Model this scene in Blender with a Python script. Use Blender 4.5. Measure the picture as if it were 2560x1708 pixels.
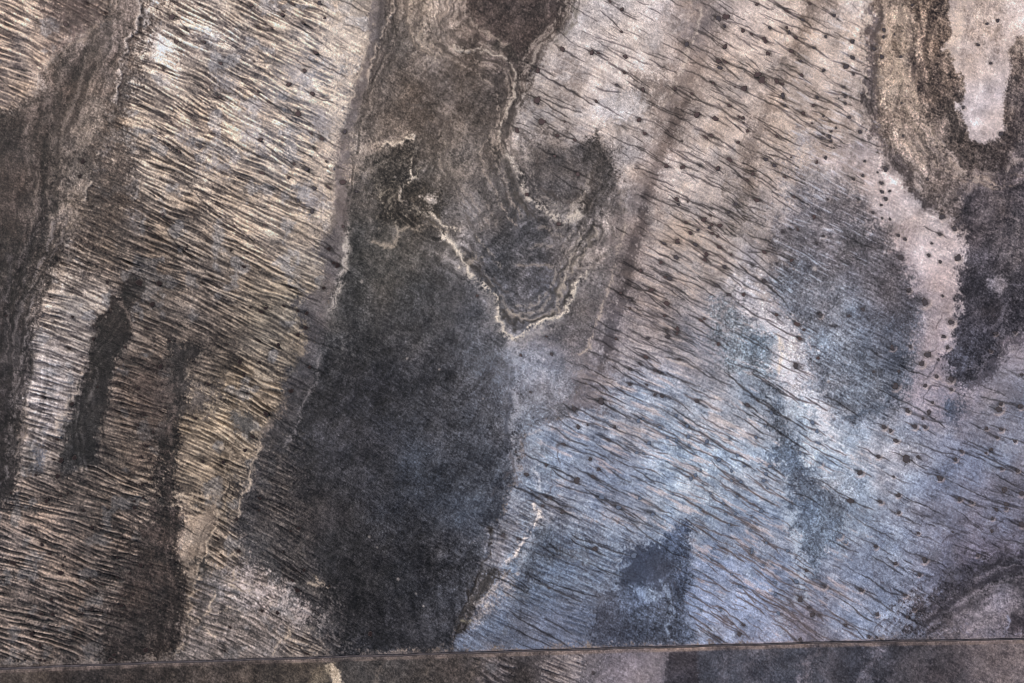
import bpy, math, random
import numpy as np
R = math.radians
for o in list(bpy.data.objects): bpy.data.objects.remove(o)
S = bpy.context.scene
C = S.collection

# ---------------------------------------------------------------- camera, sky, sun, exposure
M = 0.0005                    # metres on the stone per photograph pixel
HS = M / 0.4                  # height unit of the relief maps
CAM_H = 1.875
cd = bpy.data.cameras.new('camera'); cam = bpy.data.objects.new('camera', cd); C.objects.link(cam)
cam.location = (0, 0, CAM_H); cam.rotation_euler = (0, 0, 0)
cd.sensor_width = 36; cd.lens = 36 * CAM_H / 1.28; cd.clip_start = .01; cd.clip_end = 200
S.camera = cam
SUN_EL, SUN_AZ = 38, -50      # degrees; azimuth clockwise from +Y (photo top): light from upper left
w = bpy.data.worlds.new('World'); S.world = w; w.use_nodes = True
nt = w.node_tree; nt.nodes.clear()
sky = nt.nodes.new('ShaderNodeTexSky'); sky.sky_type = 'NISHITA'; sky.sun_disc = False
sky.sun_elevation = R(SUN_EL); sky.sun_rotation = R(SUN_AZ)
bg = nt.nodes.new('ShaderNodeBackground'); bg.inputs[1].default_value = 0.10
wo = nt.nodes.new('ShaderNodeOutputWorld')
nt.links.new(sky.outputs[0], bg.inputs[0]); nt.links.new(bg.outputs[0], wo.inputs[0])
sl = bpy.data.lights.new('sun', 'SUN'); sl.energy = 3.6; sl.angle = R(0.5); sl.color = (1.0, 0.93, 0.84)
sun = bpy.data.objects.new('sun', sl); C.objects.link(sun)
sun.rotation_euler = (R(90 - SUN_EL), 0, R(180 - SUN_AZ)); sun.location = (-.6, .6, 1.5)
S.view_settings.view_transform = 'Standard'; S.view_settings.look = 'None'
S.render.engine = 'CYCLES'; S.cycles.filter_width = 1.0
S.view_settings.exposure = 0; S.view_settings.gamma = 1; S.view_settings.use_curve_mapping = False

# ---------------------------------------------------------------- canvas: raster of the stone's colour, painted sky sheen and relief
STEP = 1.6
U0, U1, V0, V1 = -320, 2880, -320, 2028      # photograph pixels covered by the fine sheet
us = np.arange(U0, U1 + .1, STEP, dtype=np.float32); vs = np.arange(V0, V1 + .1, STEP, dtype=np.float32)
NX, NY = len(us), len(vs)
UU, VV = np.meshgrid(us, vs)
rng = np.random.default_rng(7)

def vnoise(x, y, scale, seed):
    """smooth lattice noise in -1..1"""
    g = np.random.default_rng(seed).uniform(-1, 1, (256, 256)).astype(np.float32)
    x = x / scale + 57.3; y = y / scale + 91.7
    xi = np.floor(x).astype(np.int32); yi = np.floor(y).astype(np.int32)
    fx = x - xi; fy = y - yi
    fx = fx * fx * (3 - 2 * fx); fy = fy * fy * (3 - 2 * fy)
    x0 = xi & 255; x1 = (xi + 1) & 255; y0 = yi & 255; y1 = (yi + 1) & 255
    return (g[y0, x0] * (1 - fx) + g[y0, x1] * fx) * (1 - fy) + (g[y1, x0] * (1 - fx) + g[y1, x1] * fx) * fy
def fbm(x, y, scale, seed, octv=4, gain=.55):
    t = 0; a = 1; s = 0
    for i in range(octv):
        t = t + a * vnoise(x, y, scale / 2 ** i, seed * 31 + i); s += a; a *= gain
    return (t / s * 1.6).astype(np.float32)
def sstep(a, b, x):
    t = np.clip((x - a) / (b - a), 0, 1); return t * t * (3 - 2 * t)
def blur(a, s):
    r = max(1, int(s * 2.5)); k = np.exp(-.5 * (np.arange(-r, r + 1) / s) ** 2); k /= k.sum()
    o = np.zeros_like(a)
    p = np.pad(a, ((r, r), (0, 0)), 'reflect')
    for i, kk in enumerate(k): o += kk * p[i:i + a.shape[0]]
    p = np.pad(o, ((0, 0), (r, r)), 'reflect'); o = np.zeros_like(a)
    for i, kk in enumerate(k): o += kk * p[:, i:i + a.shape[1]]
    return o

K = 900 / 2350.0
PAN = {'A': (0, 0), 'B': (830, 0), 'C': (1660, 0), 'D': (0, 560), 'E': (830, 560), 'F': (1660, 560),
       'G': (0, 1108), 'H': (830, 1108), 'I': (1660, 1108)}
def P(pan, pts):
    """survey sheets -> photograph pixels"""
    if pan == 'W': return [(x * 2560 / 2350., y * 2560 / 2350.) for x, y in pts]
    ox, oy = PAN[pan]; return [(ox + x * K, oy + y * K) for x, y in pts]
def ext(pts, ylim=1708):
    """outlines that touch the edge of the surveyed frame carry on past it"""
    o = []
    for x, y in pts:
        if x <= 6: x -= 700
        if x >= 2552: x += 700
        if y <= 6: y -= 700
        if y >= ylim - 6: y += 700
        o.append((x, y))
    return o

# domain warps: make hand-traced outlines ragged like a real shore
WX1 = fbm(UU, VV, 90, 1); WY1 = fbm(UU, VV, 90, 2)
WX2 = fbm(UU, VV, 18, 3, 3); WY2 = fbm(UU, VV, 18, 4, 3)

DITH = blur(np.random.default_rng(77).standard_normal((NY, NX)).astype(np.float32), .8); DITH /= DITH.std()
def win(pts, pad):
    xs = [p[0] for p in pts]; ys = [p[1] for p in pts]
    i0 = max(0, int((min(xs) - pad - U0) / STEP)); i1 = min(NX, int((max(xs) + pad - U0) / STEP) + 2)
    j0 = max(0, int((min(ys) - pad - V0) / STEP)); j1 = min(NY, int((max(ys) + pad - V0) / STEP) + 2)
    return slice(j0, max(j0, j1)), slice(i0, max(i0, i1))
def wcoord(sl_, w1, w2):
    return UU[sl_] + w1 * WX1[sl_] + w2 * WX2[sl_], VV[sl_] + w1 * WY1[sl_] + w2 * WY2[sl_]
def segdist(x, y, a, b):
    dx, dy = b[0] - a[0], b[1] - a[1]; L = dx * dx + dy * dy + 1e-6
    t = np.clip(((x - a[0]) * dx + (y - a[1]) * dy) / L, 0, 1)
    return np.hypot(x - a[0] - t * dx, y - a[1] - t * dy), t
def polymask(pts, feather, w1=10, w2=6):
    sl_ = win(pts, feather * 2 + w1 * 2 + w2 * 2)
    if (sl_[0].stop - sl_[0].start) < 2 or (sl_[1].stop - sl_[1].start) < 2: return sl_, None
    x, y = wcoord(sl_, w1, w2)
    d = np.full(x.shape, 1e9, np.float32); ins = np.zeros(x.shape, bool)
    n = len(pts)
    for i in range(n):
        a = pts[i]; b = pts[(i + 1) % n]
        dd, _ = segdist(x, y, a, b); d = np.minimum(d, dd)
        if a[1] != b[1]:
            c = (a[1] > y) != (b[1] > y)
            ins ^= c & (x < (b[0] - a[0]) * (y - a[1]) / (b[1] - a[1]) + a[0])
    sd = np.where(ins, d, -d)
    sd = sd + feather * (.45 * DITH[sl_] + .8 * WX2[sl_])
    return sl_, sstep(-feather, feather, sd).astype(np.float32)
def ctrl(sl_, pts):
    """blend of samples [(x,y,r,g,b)...] in photo pixels"""
    x, y = UU[sl_], VV[sl_]
    if len(pts) == 1: return np.ones(x.shape + (3,), np.float32) * np.array(pts[0][2:], np.float32)
    W = 0; A = 0
    for p in pts:
        w_ = 1 / (((x - p[0]) ** 2 + (y - p[1]) ** 2) + 1500.) ** 1.6
        W = W + w_; A = A + w_[..., None] * np.array(p[2:5], np.float32)
    return (A / W[..., None]).astype(np.float32)

LT = np.zeros((NY, NX, 3), np.float32); LT[:] = (150, 138, 128)     # pale crust colour
DK = np.zeros((NY, NX, 3), np.float32); DK[:] = (95, 88, 84)        # dark mud colour
ST = np.zeros((NY, NX), np.float32)      # how strongly the wash streaks show
GR = np.full((NY, NX), .6, np.float32)   # granular speckle
BI = np.full((NY, NX), .5, np.float32)   # share of pale against dark
DS = np.zeros((NY, NX), np.float32)      # density of dark rills
HT = np.zeros((NY, NX), np.float32)      # height, metres

def region(pan, pts, lt, dk, st=0, gr=.6, bi=.5, ds=0, f=8, w1=10, w2=6, a=1.0, h=0, raw=False):
    if not raw and f < 40: f = f * 1.5 if f > 5 else f + 1
    q = pts if raw else P(pan, pts)
    q = ext(q)
    sl_, m = polymask(q, f, w1, w2)
    if m is None: return
    m = m * a
    def cc(c):
        if isinstance(c, tuple): return np.array(c, np.float32)
        return ctrl(sl_, [(x * 2560 / 2350., y * 2560 / 2350., r, g, b) for x, y, r, g, b in c])
    m3 = m[..., None]
    LT[sl_] = LT[sl_] * (1 - m3) + cc(lt) * m3
    DK[sl_] = DK[sl_] * (1 - m3) + cc(dk) * m3
    for arr, val in ((ST, st), (GR, gr), (BI, bi), (DS, ds)):
        if val is not None: arr[sl_] = arr[sl_] * (1 - m) + val * m
    HT[sl_] += m * h

# ---- right half: pale and streaked, bluish sky sheen painted into the colour
RL = [(1400,80,214,203,194),(1250,270,196,186,176),(1600,60,190,176,168),(1700,200,198,180,164),(1800,330,194,176,158),(1900,100,200,182,166),
      (1950,300,196,182,172),(2050,420,198,184,178),(1600,560,190,172,156),(1500,700,182,168,160),(1620,760,176,172,176),(1700,620,180,172,166),
      (1450,950,182,186,198),(1700,900,186,190,202),(1600,1080,194,202,216),(1400,1100,166,170,188),(1300,1300,128,138,160),(1250,1150,168,172,184),
      (1900,1080,202,208,220),(2050,1050,192,196,210),(2200,1080,148,150,172),(2000,1330,164,168,190),(1700,1330,160,166,192),(1800,1450,146,142,156),
      (2250,1300,112,106,122),(2150,640,196,182,180),(2150,900,160,152,162),(2300,1000,146,148,164),(1950,1200,160,170,192),(1300,1450,120,124,146),
      (1850,620,150,150,160),(1350,180,196,186,178),(2250,1180,138,138,158)]
RD = [(1400,80,150,142,138),(1600,200,150,138,130),(1800,300,158,142,130),(1900,100,158,144,134),(2050,420,150,142,142),(1600,560,144,134,128),
      (1500,700,120,112,112),(1620,760,112,116,128),(1450,950,108,112,130),(1700,950,112,118,132),(1600,1080,112,122,146),(1400,1100,104,108,128),
      (1300,1300,84,88,106),(1900,1080,120,128,148),(2200,1100,98,98,116),(2000,1350,108,112,134),(1700,1330,104,112,138),(2250,1300,78,74,88),
      (2150,640,150,140,142),(1800,1450,96,94,110)]
region('W', [(1310,-300),(2350,0),(2350,1468),(1030,1490),(1100,1330),(1150,1200),(1185,1080),(1200,980),(1310,950),(1340,880),(1350,780),
      (1395,680),(1415,610),(1425,520),(1420,430),(1390,330),(1280,330),(1200,340),(1165,320),(1180,260),(1215,170),(1250,110),(1300,60)],
      RL, RD, st=.28, gr=.6, bi=.62, ds=.35, f=8)
# zones where dark rills are dense
region('W', [(1620,0),(1780,0),(1820,120),(1860,260),(1800,420),(1760,560),(1820,760),(1900,900),(2000,1100),(1950,1330),(1900,1470),(1560,1480),
      (1600,1300),(1420,1210),(1200,1110),(1240,1000),(1330,900),(1400,700),(1440,500),(1560,300),(1620,150)], RL, RD, st=.4, gr=.55, bi=.62, ds=1, f=40, w1=20)
region('W', [(2010,1190),(2350,1100),(2350,1250),(2150,1420),(1960,1330)], RL, RD, st=.35, gr=.65, bi=.6, ds=.5, f=40)
region('W', [(1230,150),(1500,90),(1520,260),(1400,340),(1180,330)], RL, RD, st=.5, gr=.45, bi=.65, ds=.7, f=20)
region('W', [(1100,1180),(1240,1130),(1460,1230),(1360,1480),(1040,1490)], RL, RD, st=.6, gr=.7, bi=.5, ds=.6, f=25)

# ---- left: cream streaks
LL = [(400,80,240,222,200),(600,60,228,206,180),(850,40,212,192,168),(450,250,224,202,176),(650,300,226,204,178),(750,250,214,196,172),(400,420,206,186,162),
      (600,500,212,192,168),(700,560,206,190,166),(300,600,160,142,124),(180,700,186,172,156),(450,700,182,164,144),(650,720,196,180,154),(120,850,178,168,160),
      (60,1000,160,150,142),(330,900,140,124,112),(500,950,196,176,146),(560,1000,186,170,146),(480,1100,176,158,134),(100,1200,160,142,128),(250,1250,150,133,119),
      (80,1400,158,140,126),(450,1300,170,152,132),(600,1420,160,148,137),(200,1450,140,124,112)]
LD = [(400,80,104,95,92),(600,60,112,103,98),(850,40,140,128,116),(450,250,94,86,84),(650,300,104,100,100),(700,180,124,122,124),(400,420,82,74,70),(700,500,112,104,98),
      (300,600,62,55,52),(180,700,84,77,76),(450,700,72,65,62),(650,720,92,86,80),(120,850,92,88,92),(330,900,64,56,53),(500,950,96,86,74),
      (100,1200,60,56,56),(250,1250,54,49,48),(80,1400,50,46,46),(450,1300,74,67,61),(600,1420,68,64,64)]
region('W', [(330,0),(900,0),(860,60),(820,180),(795,300),(775,420),(755,560),(740,680),(705,800),(660,900),(610,980),(575,1080),(548,1200),(570,1300),
      (700,1390),(760,1505),(0,1530),(20,1200),(60,900),(90,700),(150,520),(210,400),(260,300),(300,100)], LL, LD, st=1, gr=.45, bi=.55, ds=.35, f=8)
region('W', [(0,0),(310,0),(255,40),(170,100),(105,150),(85,210),(40,260),(0,310)], [(50,60,222,196,170),(150,90,190,166,146),(40,220,200,178,156)],
       [(50,60,98,88,84),(230,30,92,80,76),(40,220,92,82,80)], st=.95, gr=.4, bi=.55, ds=.2, f=10)
region('A', [(380,0),(860,0),(620,180),(480,300),(400,320),(420,200),(330,120)], (122,105,98), (88,76,71), st=.45, gr=.4, bi=.5, f=28, w1=16)
# pale right margin of the cream field and grey flats in it
region('A', [(2350,0),(2300,540),(2240,800),(2150,1150),(2130,1560),(2000,1560),(2040,1100),(2130,750),(2180,300),(2230,0)], (206,188,166), (150,140,130), st=.35, gr=.6, bi=.6, ds=.6, f=26)
for q in ([(1420,480),(1540,520),(1560,600),(1440,580)], [(1840,460),(2030,470),(2020,560),(1870,570)], [(1620,640),(1720,650),(1700,760),(1610,740)],
          [(2020,740),(2160,780),(2120,880),(2030,850)], [(1680,820),(1760,880),(1700,960),(1600,900)], [(1400,1010),(1500,1040),(1450,1130),(1380,1090)],
          [(1960,1240),(2120,1290),(2060,1380),(1960,1340)], [(800,1340),(900,1360),(880,1480),(800,1440)], [(1180,860),(1260,900),(1220,960),(1150,930)]):
    region('A', q, (168,166,168), (128,124,126), st=.5, gr=.5, bi=.5, ds=.3, f=14, a=.8)
region('A', [(950,220),(1060,240),(1120,330),(1100,400),(1000,390),(950,330)], (248,236,226), (190,176,164), st=.6, gr=.4, bi=.8, f=16)

region('G', [(0,100),(1000,100),(1050,500),(800,1000),(500,1440),(0,1470)], LL, LD, st=1, gr=.6, bi=.40, ds=.1, f=60, w1=20)
region('D', [(860,900),(1060,900),(1040,1567),(680,1567),(700,1200)], LL, LD, st=.9, gr=.6, bi=.36, ds=.1, f=40)
# ---- left dark band
BL = [(200,200,122,108,98),(250,60,126,112,104),(60,400,78,69,64),(60,600,66,59,56),(40,800,66,60,60),(30,1000,66,61,61),(150,400,118,108,100),(120,600,112,104,98)]
BD = [(200,200,78,68,62),(60,400,54,46,43),(60,600,44,39,38),(30,900,42,38,38)]
region('W', [(335,0),(318,70),(300,110),(283,160),(272,220),(240,300),(220,380),(180,470),(150,560),(130,640),(100,700),(85,800),(62,900),(42,1000),(30,1150),(0,1300),
      (0,310),(50,250),(90,200),(110,150),(180,100),(250,40),(310,0)], BL, BD, st=.0, gr=1, bi=.45, f=7)
region('A', [(470,850),(600,600),(740,650),(770,720),(720,900),(650,960),(620,1110),(560,1270),(500,1560),(330,1560),(440,1300),(430,1000)], (156,141,126), (104,94,86), st=.1, gr=.9, bi=.5, f=24, a=.85)
region('A', [(700,300),(790,270),(880,50),(930,0),(860,0),(760,180),(640,300),(660,420),(700,560)], (140,126,118), (92,82,76), gr=.8, f=14, a=.8)
region('A', [(930,60),(1010,30),(975,200),(940,300),(900,400),(880,600),(850,800),(880,1000),(860,1200),(860,1300),(800,1400),(780,1560),(520,1560),(550,1300),(620,1120),
      (650,960),(740,700),(760,560),(800,430),(840,280)], [(330,40,120,104,94),(280,180,112,97,86),(250,330,128,112,98),(250,480,120,106,94)], (72,63,58), st=.45, gr=.9, bi=.34, ds=.2, f=20)
region('A', [(0,1100),(160,900),(180,700),(330,560),(470,420),(560,440),(560,560),(440,700),(370,720),(330,800),(200,900),(170,1300),(120,1560),(0,1560)], (92,80,74), (62,54,50), gr=.9, bi=.4, f=26, a=.7)
region('D', [(500,0),(780,0),(900,330),(840,330),(600,420),(420,470),(300,600),(250,500),(380,250),(450,100)], LL, (74,66,62), st=.7, gr=.9, bi=.3, ds=.2, f=30, a=.6)
# bluish bank on the far left
region('D', [(400,470),(780,440),(700,560),(600,700),(560,950),(480,1150),(340,1340),(180,1400),(230,1000),(290,700)], [(170,720,206,194,180),(120,850,196,188,184),(90,1000,188,178,172)],
       [(150,780,100,94,94)], st=.9, gr=.45, bi=.62, f=22, a=.8)

# ---- middle dark river and basin
CL = [(950,60,142,130,118),(1000,230,126,114,105),(1080,330,122,112,103),(1200,60,112,98,92),(900,200,138,124,112),(1000,400,118,111,104),(850,300,128,118,108),(1100,450,124,118,114),
      (900,600,104,100,94),(1000,700,98,98,100),(800,750,100,99,98),(850,900,76,76,84),(1000,900,86,88,96),(850,1000,76,76,84),(980,1080,86,91,104),(900,1200,84,86,94),(1100,1150,98,104,118),
      (950,1300,66,66,71),(800,1350,60,58,60),(700,1200,86,82,82),(1080,1300,96,100,112),(900,1450,72,72,78),(1050,1420,96,98,108),(1150,760,128,128,134),(1230,850,172,172,180),(1240,930,152,156,168),
      (1190,600,122,122,128),(1250,640,120,122,134),(1350,600,150,140,132),(1350,700,132,126,124),(1130,860,110,116,130),(1300,780,132,128,132)]
CD = [(950,60,92,82,74),(1000,230,80,71,64),(1200,60,66,57,53),(900,200,78,70,64),(1000,400,74,69,64),(1100,450,76,73,72),(900,600,58,57,54),(850,900,38,38,42),(1000,900,44,45,51),
      (980,1080,42,45,54),(950,1300,28,28,33),(800,1350,27,26,28),(700,1200,48,46,48),(1100,1150,52,56,70),(1050,1420,46,47,54),(1150,760,76,78,84),(1230,850,112,114,126),
      (1190,600,68,69,74),(1350,600,90,84,82),(1350,700,86,82,82)]
region('W', [(905,0),(1320,0),(1300,60),(1250,110),(1215,170),(1190,260),(1165,310),(1180,350),(1280,330),(1390,330),(1420,430),(1425,520),(1415,610),(1395,680),(1355,780),
      (1345,880),(1315,950),(1210,985),(1185,1080),(1155,1200),(1105,1330),(1030,1490),(760,1505),(700,1390),(572,1300),(550,1200),(577,1080),(617,980),(667,900),(702,800),
      (745,700),(768,620),(780,500),(800,330),(830,190),(882,60)], CL, CD, st=.12, gr=.78, bi=.46, ds=.0, f=7)
region('W', [(880,80),(930,0),(870,0),(850,90),(820,190),(790,300),(765,400),(765,500),(750,600),(790,600),(805,420),(800,320),(840,200)], (138,127,122), (98,90,88), gr=.4, bi=.5, f=6)
region('D', [(2060,150),(2110,60),(2235,20),(2250,200),(2200,400),(2150,600),(2070,850),(2060,1000),(1950,1300),(1850,1450),(1700,1567),(1680,1500),(1730,1350),(1830,1180),(1870,1000),
      (1930,880),(2000,760),(1930,520),(2090,420),(2110,260)], [(750,600,134,126,122),(700,800,114,110,112),(630,980,100,98,100),(600,1080,88,86,88)], [(750,600,92,86,86),(700,800,74,72,76),(600,1050,60,58,60)],
      st=.3, gr=.6, bi=.5, ds=.3, f=9)
region('G', [(1700,0),(1950,0),(1900,300),(2000,700),(2150,1000),(2250,1400),(1900,1200),(1600,860),(1570,500),(1640,250)], [(620,1200,108,102,98),(700,1350,100,96,94)], (52,50,52), st=.75, gr=.8, bi=.4, f=40, ds=.4)
region('B', [(950,0),(1500,0),(1510,100),(1350,170),(1330,330),(1290,400),(1120,290),(1050,200),(930,80)], (112,98,92), (66,57,54), gr=.8, bi=.4, f=14)
region('B', [(520,0),(640,0),(650,200),(690,340),(600,330),(530,230)], (176,160,140), (112,100,90), gr=.8, bi=.55, f=22, a=.7)
region('B', [(400,0),(500,0),(420,300),(330,480),(240,490),(290,300),(350,120)], (118,106,98), (78,70,65), gr=.8, bi=.4, f=12, a=.7)
region('B', [(1020,300),(1110,262),(1180,330),(1230,420),(1140,370)], (98,90,82), (60,54,50), gr=.8, bi=.4, f=7)
region('B', [(120,900),(340,930),(480,900),(330,970),(230,1080),(160,1180),(110,1100)], (176,160,142), (124,112,102), gr=.8, bi=.5, f=16)
region('B', [(230,1090),(320,970),(440,950),(540,930),(530,1080),(500,1180),(430,1260),(450,1340),(600,1420),(560,1500),(350,1480),(280,1250)], (104,97,88), (54,50,46), gr=1, bi=.4, f=12)
region('B', [(480,1200),(620,1200),(720,1290),(700,1400),(600,1380),(480,1330)], (96,88,78), (48,44,40), gr=.9, bi=.35, f=9)
region('B', [(590,1290),(640,1270),(690,1310),(660,1345),(600,1335)], (188,178,166), (130,122,112), gr=.8, bi=.6, f=7, w1=3)
region('B', [(1170,860),(1330,850),(1500,930),(1420,960),(1330,1000),(1250,1060),(1190,980)], (192,178,166), (130,120,112), gr=.8, bi=.6, f=24)
region('B', [(1320,950),(1480,920),(1680,1030),(1740,1180),(1700,1300),(1560,1290),(1430,1380),(1300,1260),(1230,1100),(1260,1010)], (132,124,120), (84,79,78), gr=.6, bi=.5, f=34, w1=26, w2=8, ds=.6, st=.3, a=.7)
region('B', [(1400,1330),(1520,1300),(1640,1380),(1600,1440),(1480,1440)], (170,164,160), (110,106,104), gr=.8, bi=.5, f=16, a=.8)
region('B', [(1750,900),(1830,980),(1800,1100),(1770,1250),(1700,1380),(1640,1560),(1560,1560),(1640,1380),(1680,1200),(1700,1050)], (98,92,88), (62,58,56), gr=.8, bi=.4, f=18)
region('B', [(1900,560),(2040,590),(2080,680),(1980,750),(1860,780),(1700,740),(1720,690)], (192,188,188), (140,138,140), gr=.6, bi=.6, f=12, ds=.2)
region('B', [(1950,480),(2120,470),(2200,560),(2150,700),(2050,690),(2030,590),(1920,560)], (142,130,122), (104,96,92), gr=.6, bi=.5, f=18, ds=.3, a=.8)
region('B', [(1480,430),(1640,470),(1620,620),(1500,590)], (158,144,134), (118,108,102), gr=.5, bi=.4, f=30, ds=1, a=.7, st=.6)

# ---- grey-brown strips through the right flat
region('W', [(1590,0),(1540,160),(1510,240),(1485,330),(1430,470),(1405,560),(1392,660),(1355,760),(1340,850),(1325,935),(1385,935),(1400,880),(1425,800),(1450,720),(1468,640),(1480,570),
      (1505,480),(1530,380),(1570,300),(1600,220),(1635,130),(1690,0)], [(1550,250,158,142,132),(1450,600,142,130,126),(1370,860,132,126,130)], [(1550,250,122,110,104),(1450,600,102,94,92),(1370,860,94,90,96)], st=.2, gr=.4, bi=.5, ds=.7, f=18, a=.8)
region('W', [(1520,330),(1480,440),(1440,560),(1420,660),(1380,760),(1372,860),(1400,800),(1428,720),(1446,640),(1460,570),(1488,470),(1520,380),(1555,300),(1580,230),(1550,250)],
      [(1550,250,132,117,108),(1430,600,108,98,96),(1380,800,102,97,102)], [(1550,250,98,87,82),(1430,600,76,69,69),(1380,800,72,68,72)], st=.15, gr=.3, bi=.5, ds=.7, f=6, w1=6, w2=4, a=.92)
region('C', [(960,0),(900,110),(850,260),(760,400),(700,520),(640,700),(570,950),(480,1250),(500,1400),(600,1250),(620,1050),(700,800),(760,560),(860,370),(960,150),(1120,60),(1080,0)],
       (158,141,127), (112,100,92), st=.3, gr=.5, bi=.45, ds=.9, f=14, a=.85)
region('C', [(200,0),(370,0),(300,140),(240,260),(170,330),(180,180)], (150,138,134), (112,104,104), st=.3, gr=.5, bi=.45, ds=.6, f=18, a=.8)
region('C', [(430,1180),(600,1250),(560,1420),(600,1560),(400,1560),(360,1400)], (158,146,134), (108,100,94), st=.3, gr=.9, bi=.4, ds=.8, f=30, a=.6)
# blue-grey granular pan
region('W', [(1790,480),(1860,440),(1960,420),(2030,465),(2062,540),(2120,600),(2145,650),(2125,720),(2112,800),(2090,880),(2062,930),(2000,965),(1930,975),(1880,940),(1840,860),(1800,790),
      (1780,700),(1745,650),(1760,560)], [(1850,500,150,144,144),(1950,560,136,130,132),(2080,650,130,126,132),(1900,700,146,149,160),(1850,800,166,173,188),(1980,860,140,145,158),(2050,800,116,120,136),(1780,640,164,170,182)],
      [(1850,500,96,92,96),(1950,560,80,76,80),(2080,650,80,76,82),(1900,700,86,89,100),(1980,860,74,78,90),(2050,860,62,66,80)], st=.35, gr=.8, bi=.47, ds=.1, f=20, w1=14, w2=8)
region('C', [(830,1030),(1180,1080),(1300,1200),(1350,1400),(1200,1500),(900,1350),(780,1250)], (150,146,148), (104,100,104), st=.55, gr=.8, bi=.45, ds=.1, f=40, a=.6)
region('C', [(860,880),(1000,860),(960,980),(870,960)], (160,152,152), (122,116,118), st=.3, gr=.6, f=20, a=.7)
region('C', [(960,1050),(1300,900),(1400,960),(1440,1080),(1620,1180),(1700,1330),(1900,1450),(1900,1567),(1500,1567),(1500,1440),(1320,1400),(1280,1200),(1180,1090)], (206,192,188), (156,144,143), st=.25, gr=.55, bi=.6, ds=0, f=20, w1=16)
region('F', [(1500,60),(1900,0),(1960,150),(1900,250),(1910,480),(1860,560),(1930,600),(1860,720),(1850,960),(1740,1060),(1690,900),(1720,640),(1790,560),(1680,440),(1560,260),(1500,180)],
       [(2150,580,204,190,186),(2160,640,190,174,174),(2150,800,178,164,168)], [(2150,600,146,134,137),(2150,800,122,114,121)], st=.2, gr=.5, bi=.58, f=17, w1=16)

# ---- top right: granular bands round a pale island
region('C', [(1320,0),(1345,600),(1335,850),(1400,1000),(1500,1080),(1640,1160),(1690,1310),(1820,1430),(1940,1500),(1960,1567),(2350,1567),(2350,0)],
       [(2030,60,186,166,146),(2060,250,168,150,134),(2080,330,160,144,132),(2130,420,156,142,134),(2060,150,186,166,142),(2300,450,124,114,114),(2330,550,104,98,104)],
       [(2030,60,112,98,88),(2060,250,104,92,84),(2130,420,100,90,86),(2300,450,72,66,70),(2330,550,58,56,62)], gr=1, bi=.48, f=7)
region('C', [(1620,450),(1630,300),(1640,150),(1690,0),(1850,0),(1880,200),(1850,320),(1960,520),(1960,620),(1900,700),(2000,900),(2050,930),(2180,930),(2230,750),(2230,500),(2240,350),
      (2350,60),(2350,820),(2300,950),(2250,1100),(2100,1130),(1900,1050),(1800,950),(1730,850),(1700,700),(1620,550)],
      [(2130,30,150,130,112),(2110,150,142,122,106),(2180,330,124,110,100),(2320,300,134,120,112),(2300,400,124,114,112)], [(2130,100,70,60,56),(2200,350,60,54,52),(2330,300,74,66,66)], gr=1, bi=.42, f=9)
region('C', [(1860,-60),(2350,0),(2345,80),(2300,230),(2250,330),(2270,450),(2230,600),(2215,780),(2225,850),(2180,915),(2050,935),(1995,900),(1950,790),(1900,700),(1955,620),(1950,520),(1900,430),
      (1850,335),(1800,320),(1880,230),(1835,100),(1870,40)], [(2250,100,210,194,186),(2250,300,212,200,198),(2180,60,196,178,160)], [(2250,100,160,146,140),(2250,300,168,156,156)], gr=.5, bi=.6, f=4, w1=5, w2=7)
region('C', [(2090,0),(2250,0),(2200,170),(2060,310),(2010,200)], (170,152,136), (120,106,98), gr=.9, bi=.5, f=26, a=.6)
region('C', [(1315,520),(1330,300),(1345,60),(1400,130),(1395,400),(1400,600),(1375,800),(1410,910),(1510,1010),(1640,1130),(1700,1290),(1800,1330),(1700,1370),(1640,1250),(1560,1170),(1430,1090),
      (1400,960),(1340,870),(1320,700)], (130,119,117), (88,79,78), gr=.7, bi=.4, f=7)
# slate pan below it
region('F', [(1940,-200),(1965,100),(1985,230),(1920,270),(1915,500),(1935,570),(1890,700),(1850,850),(1850,1000),(1920,1050),(1980,1090),(2150,960),(2200,880),(2280,750),(2350,540),(2350,-300),(2150,-250)],
       [(2250,600,104,98,104),(2250,800,98,98,112),(2330,560,112,104,104),(2250,700,92,88,96)], [(2250,600,58,54,60),(2250,800,52,50,60)], gr=.9, bi=.42, f=8)
region('F', [(2110,370),(2150,335),(2220,345),(2250,400),(2210,445),(2150,440)], (166,158,162), (116,110,116), gr=.8, bi=.6, f=5, w1=2, w2=5)
region('F', [(2070,480),(2170,500),(2230,560),(2180,610),(2090,590)], (82,76,82), (52,48,54), gr=.7, bi=.4, f=12)
region('F', [(2250,760),(2350,600),(2350,660),(2260,800),(2160,960),(1990,1085),(2060,960),(2170,860)], (114,108,120), (80,76,86), gr=.5, bi=.5, f=9)
region('F', [(1840,1170),(1920,1150),(1960,1210),(1910,1280),(1840,1250)], (104,108,128), (70,72,90), gr=.8, bi=.45, f=12)

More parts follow.
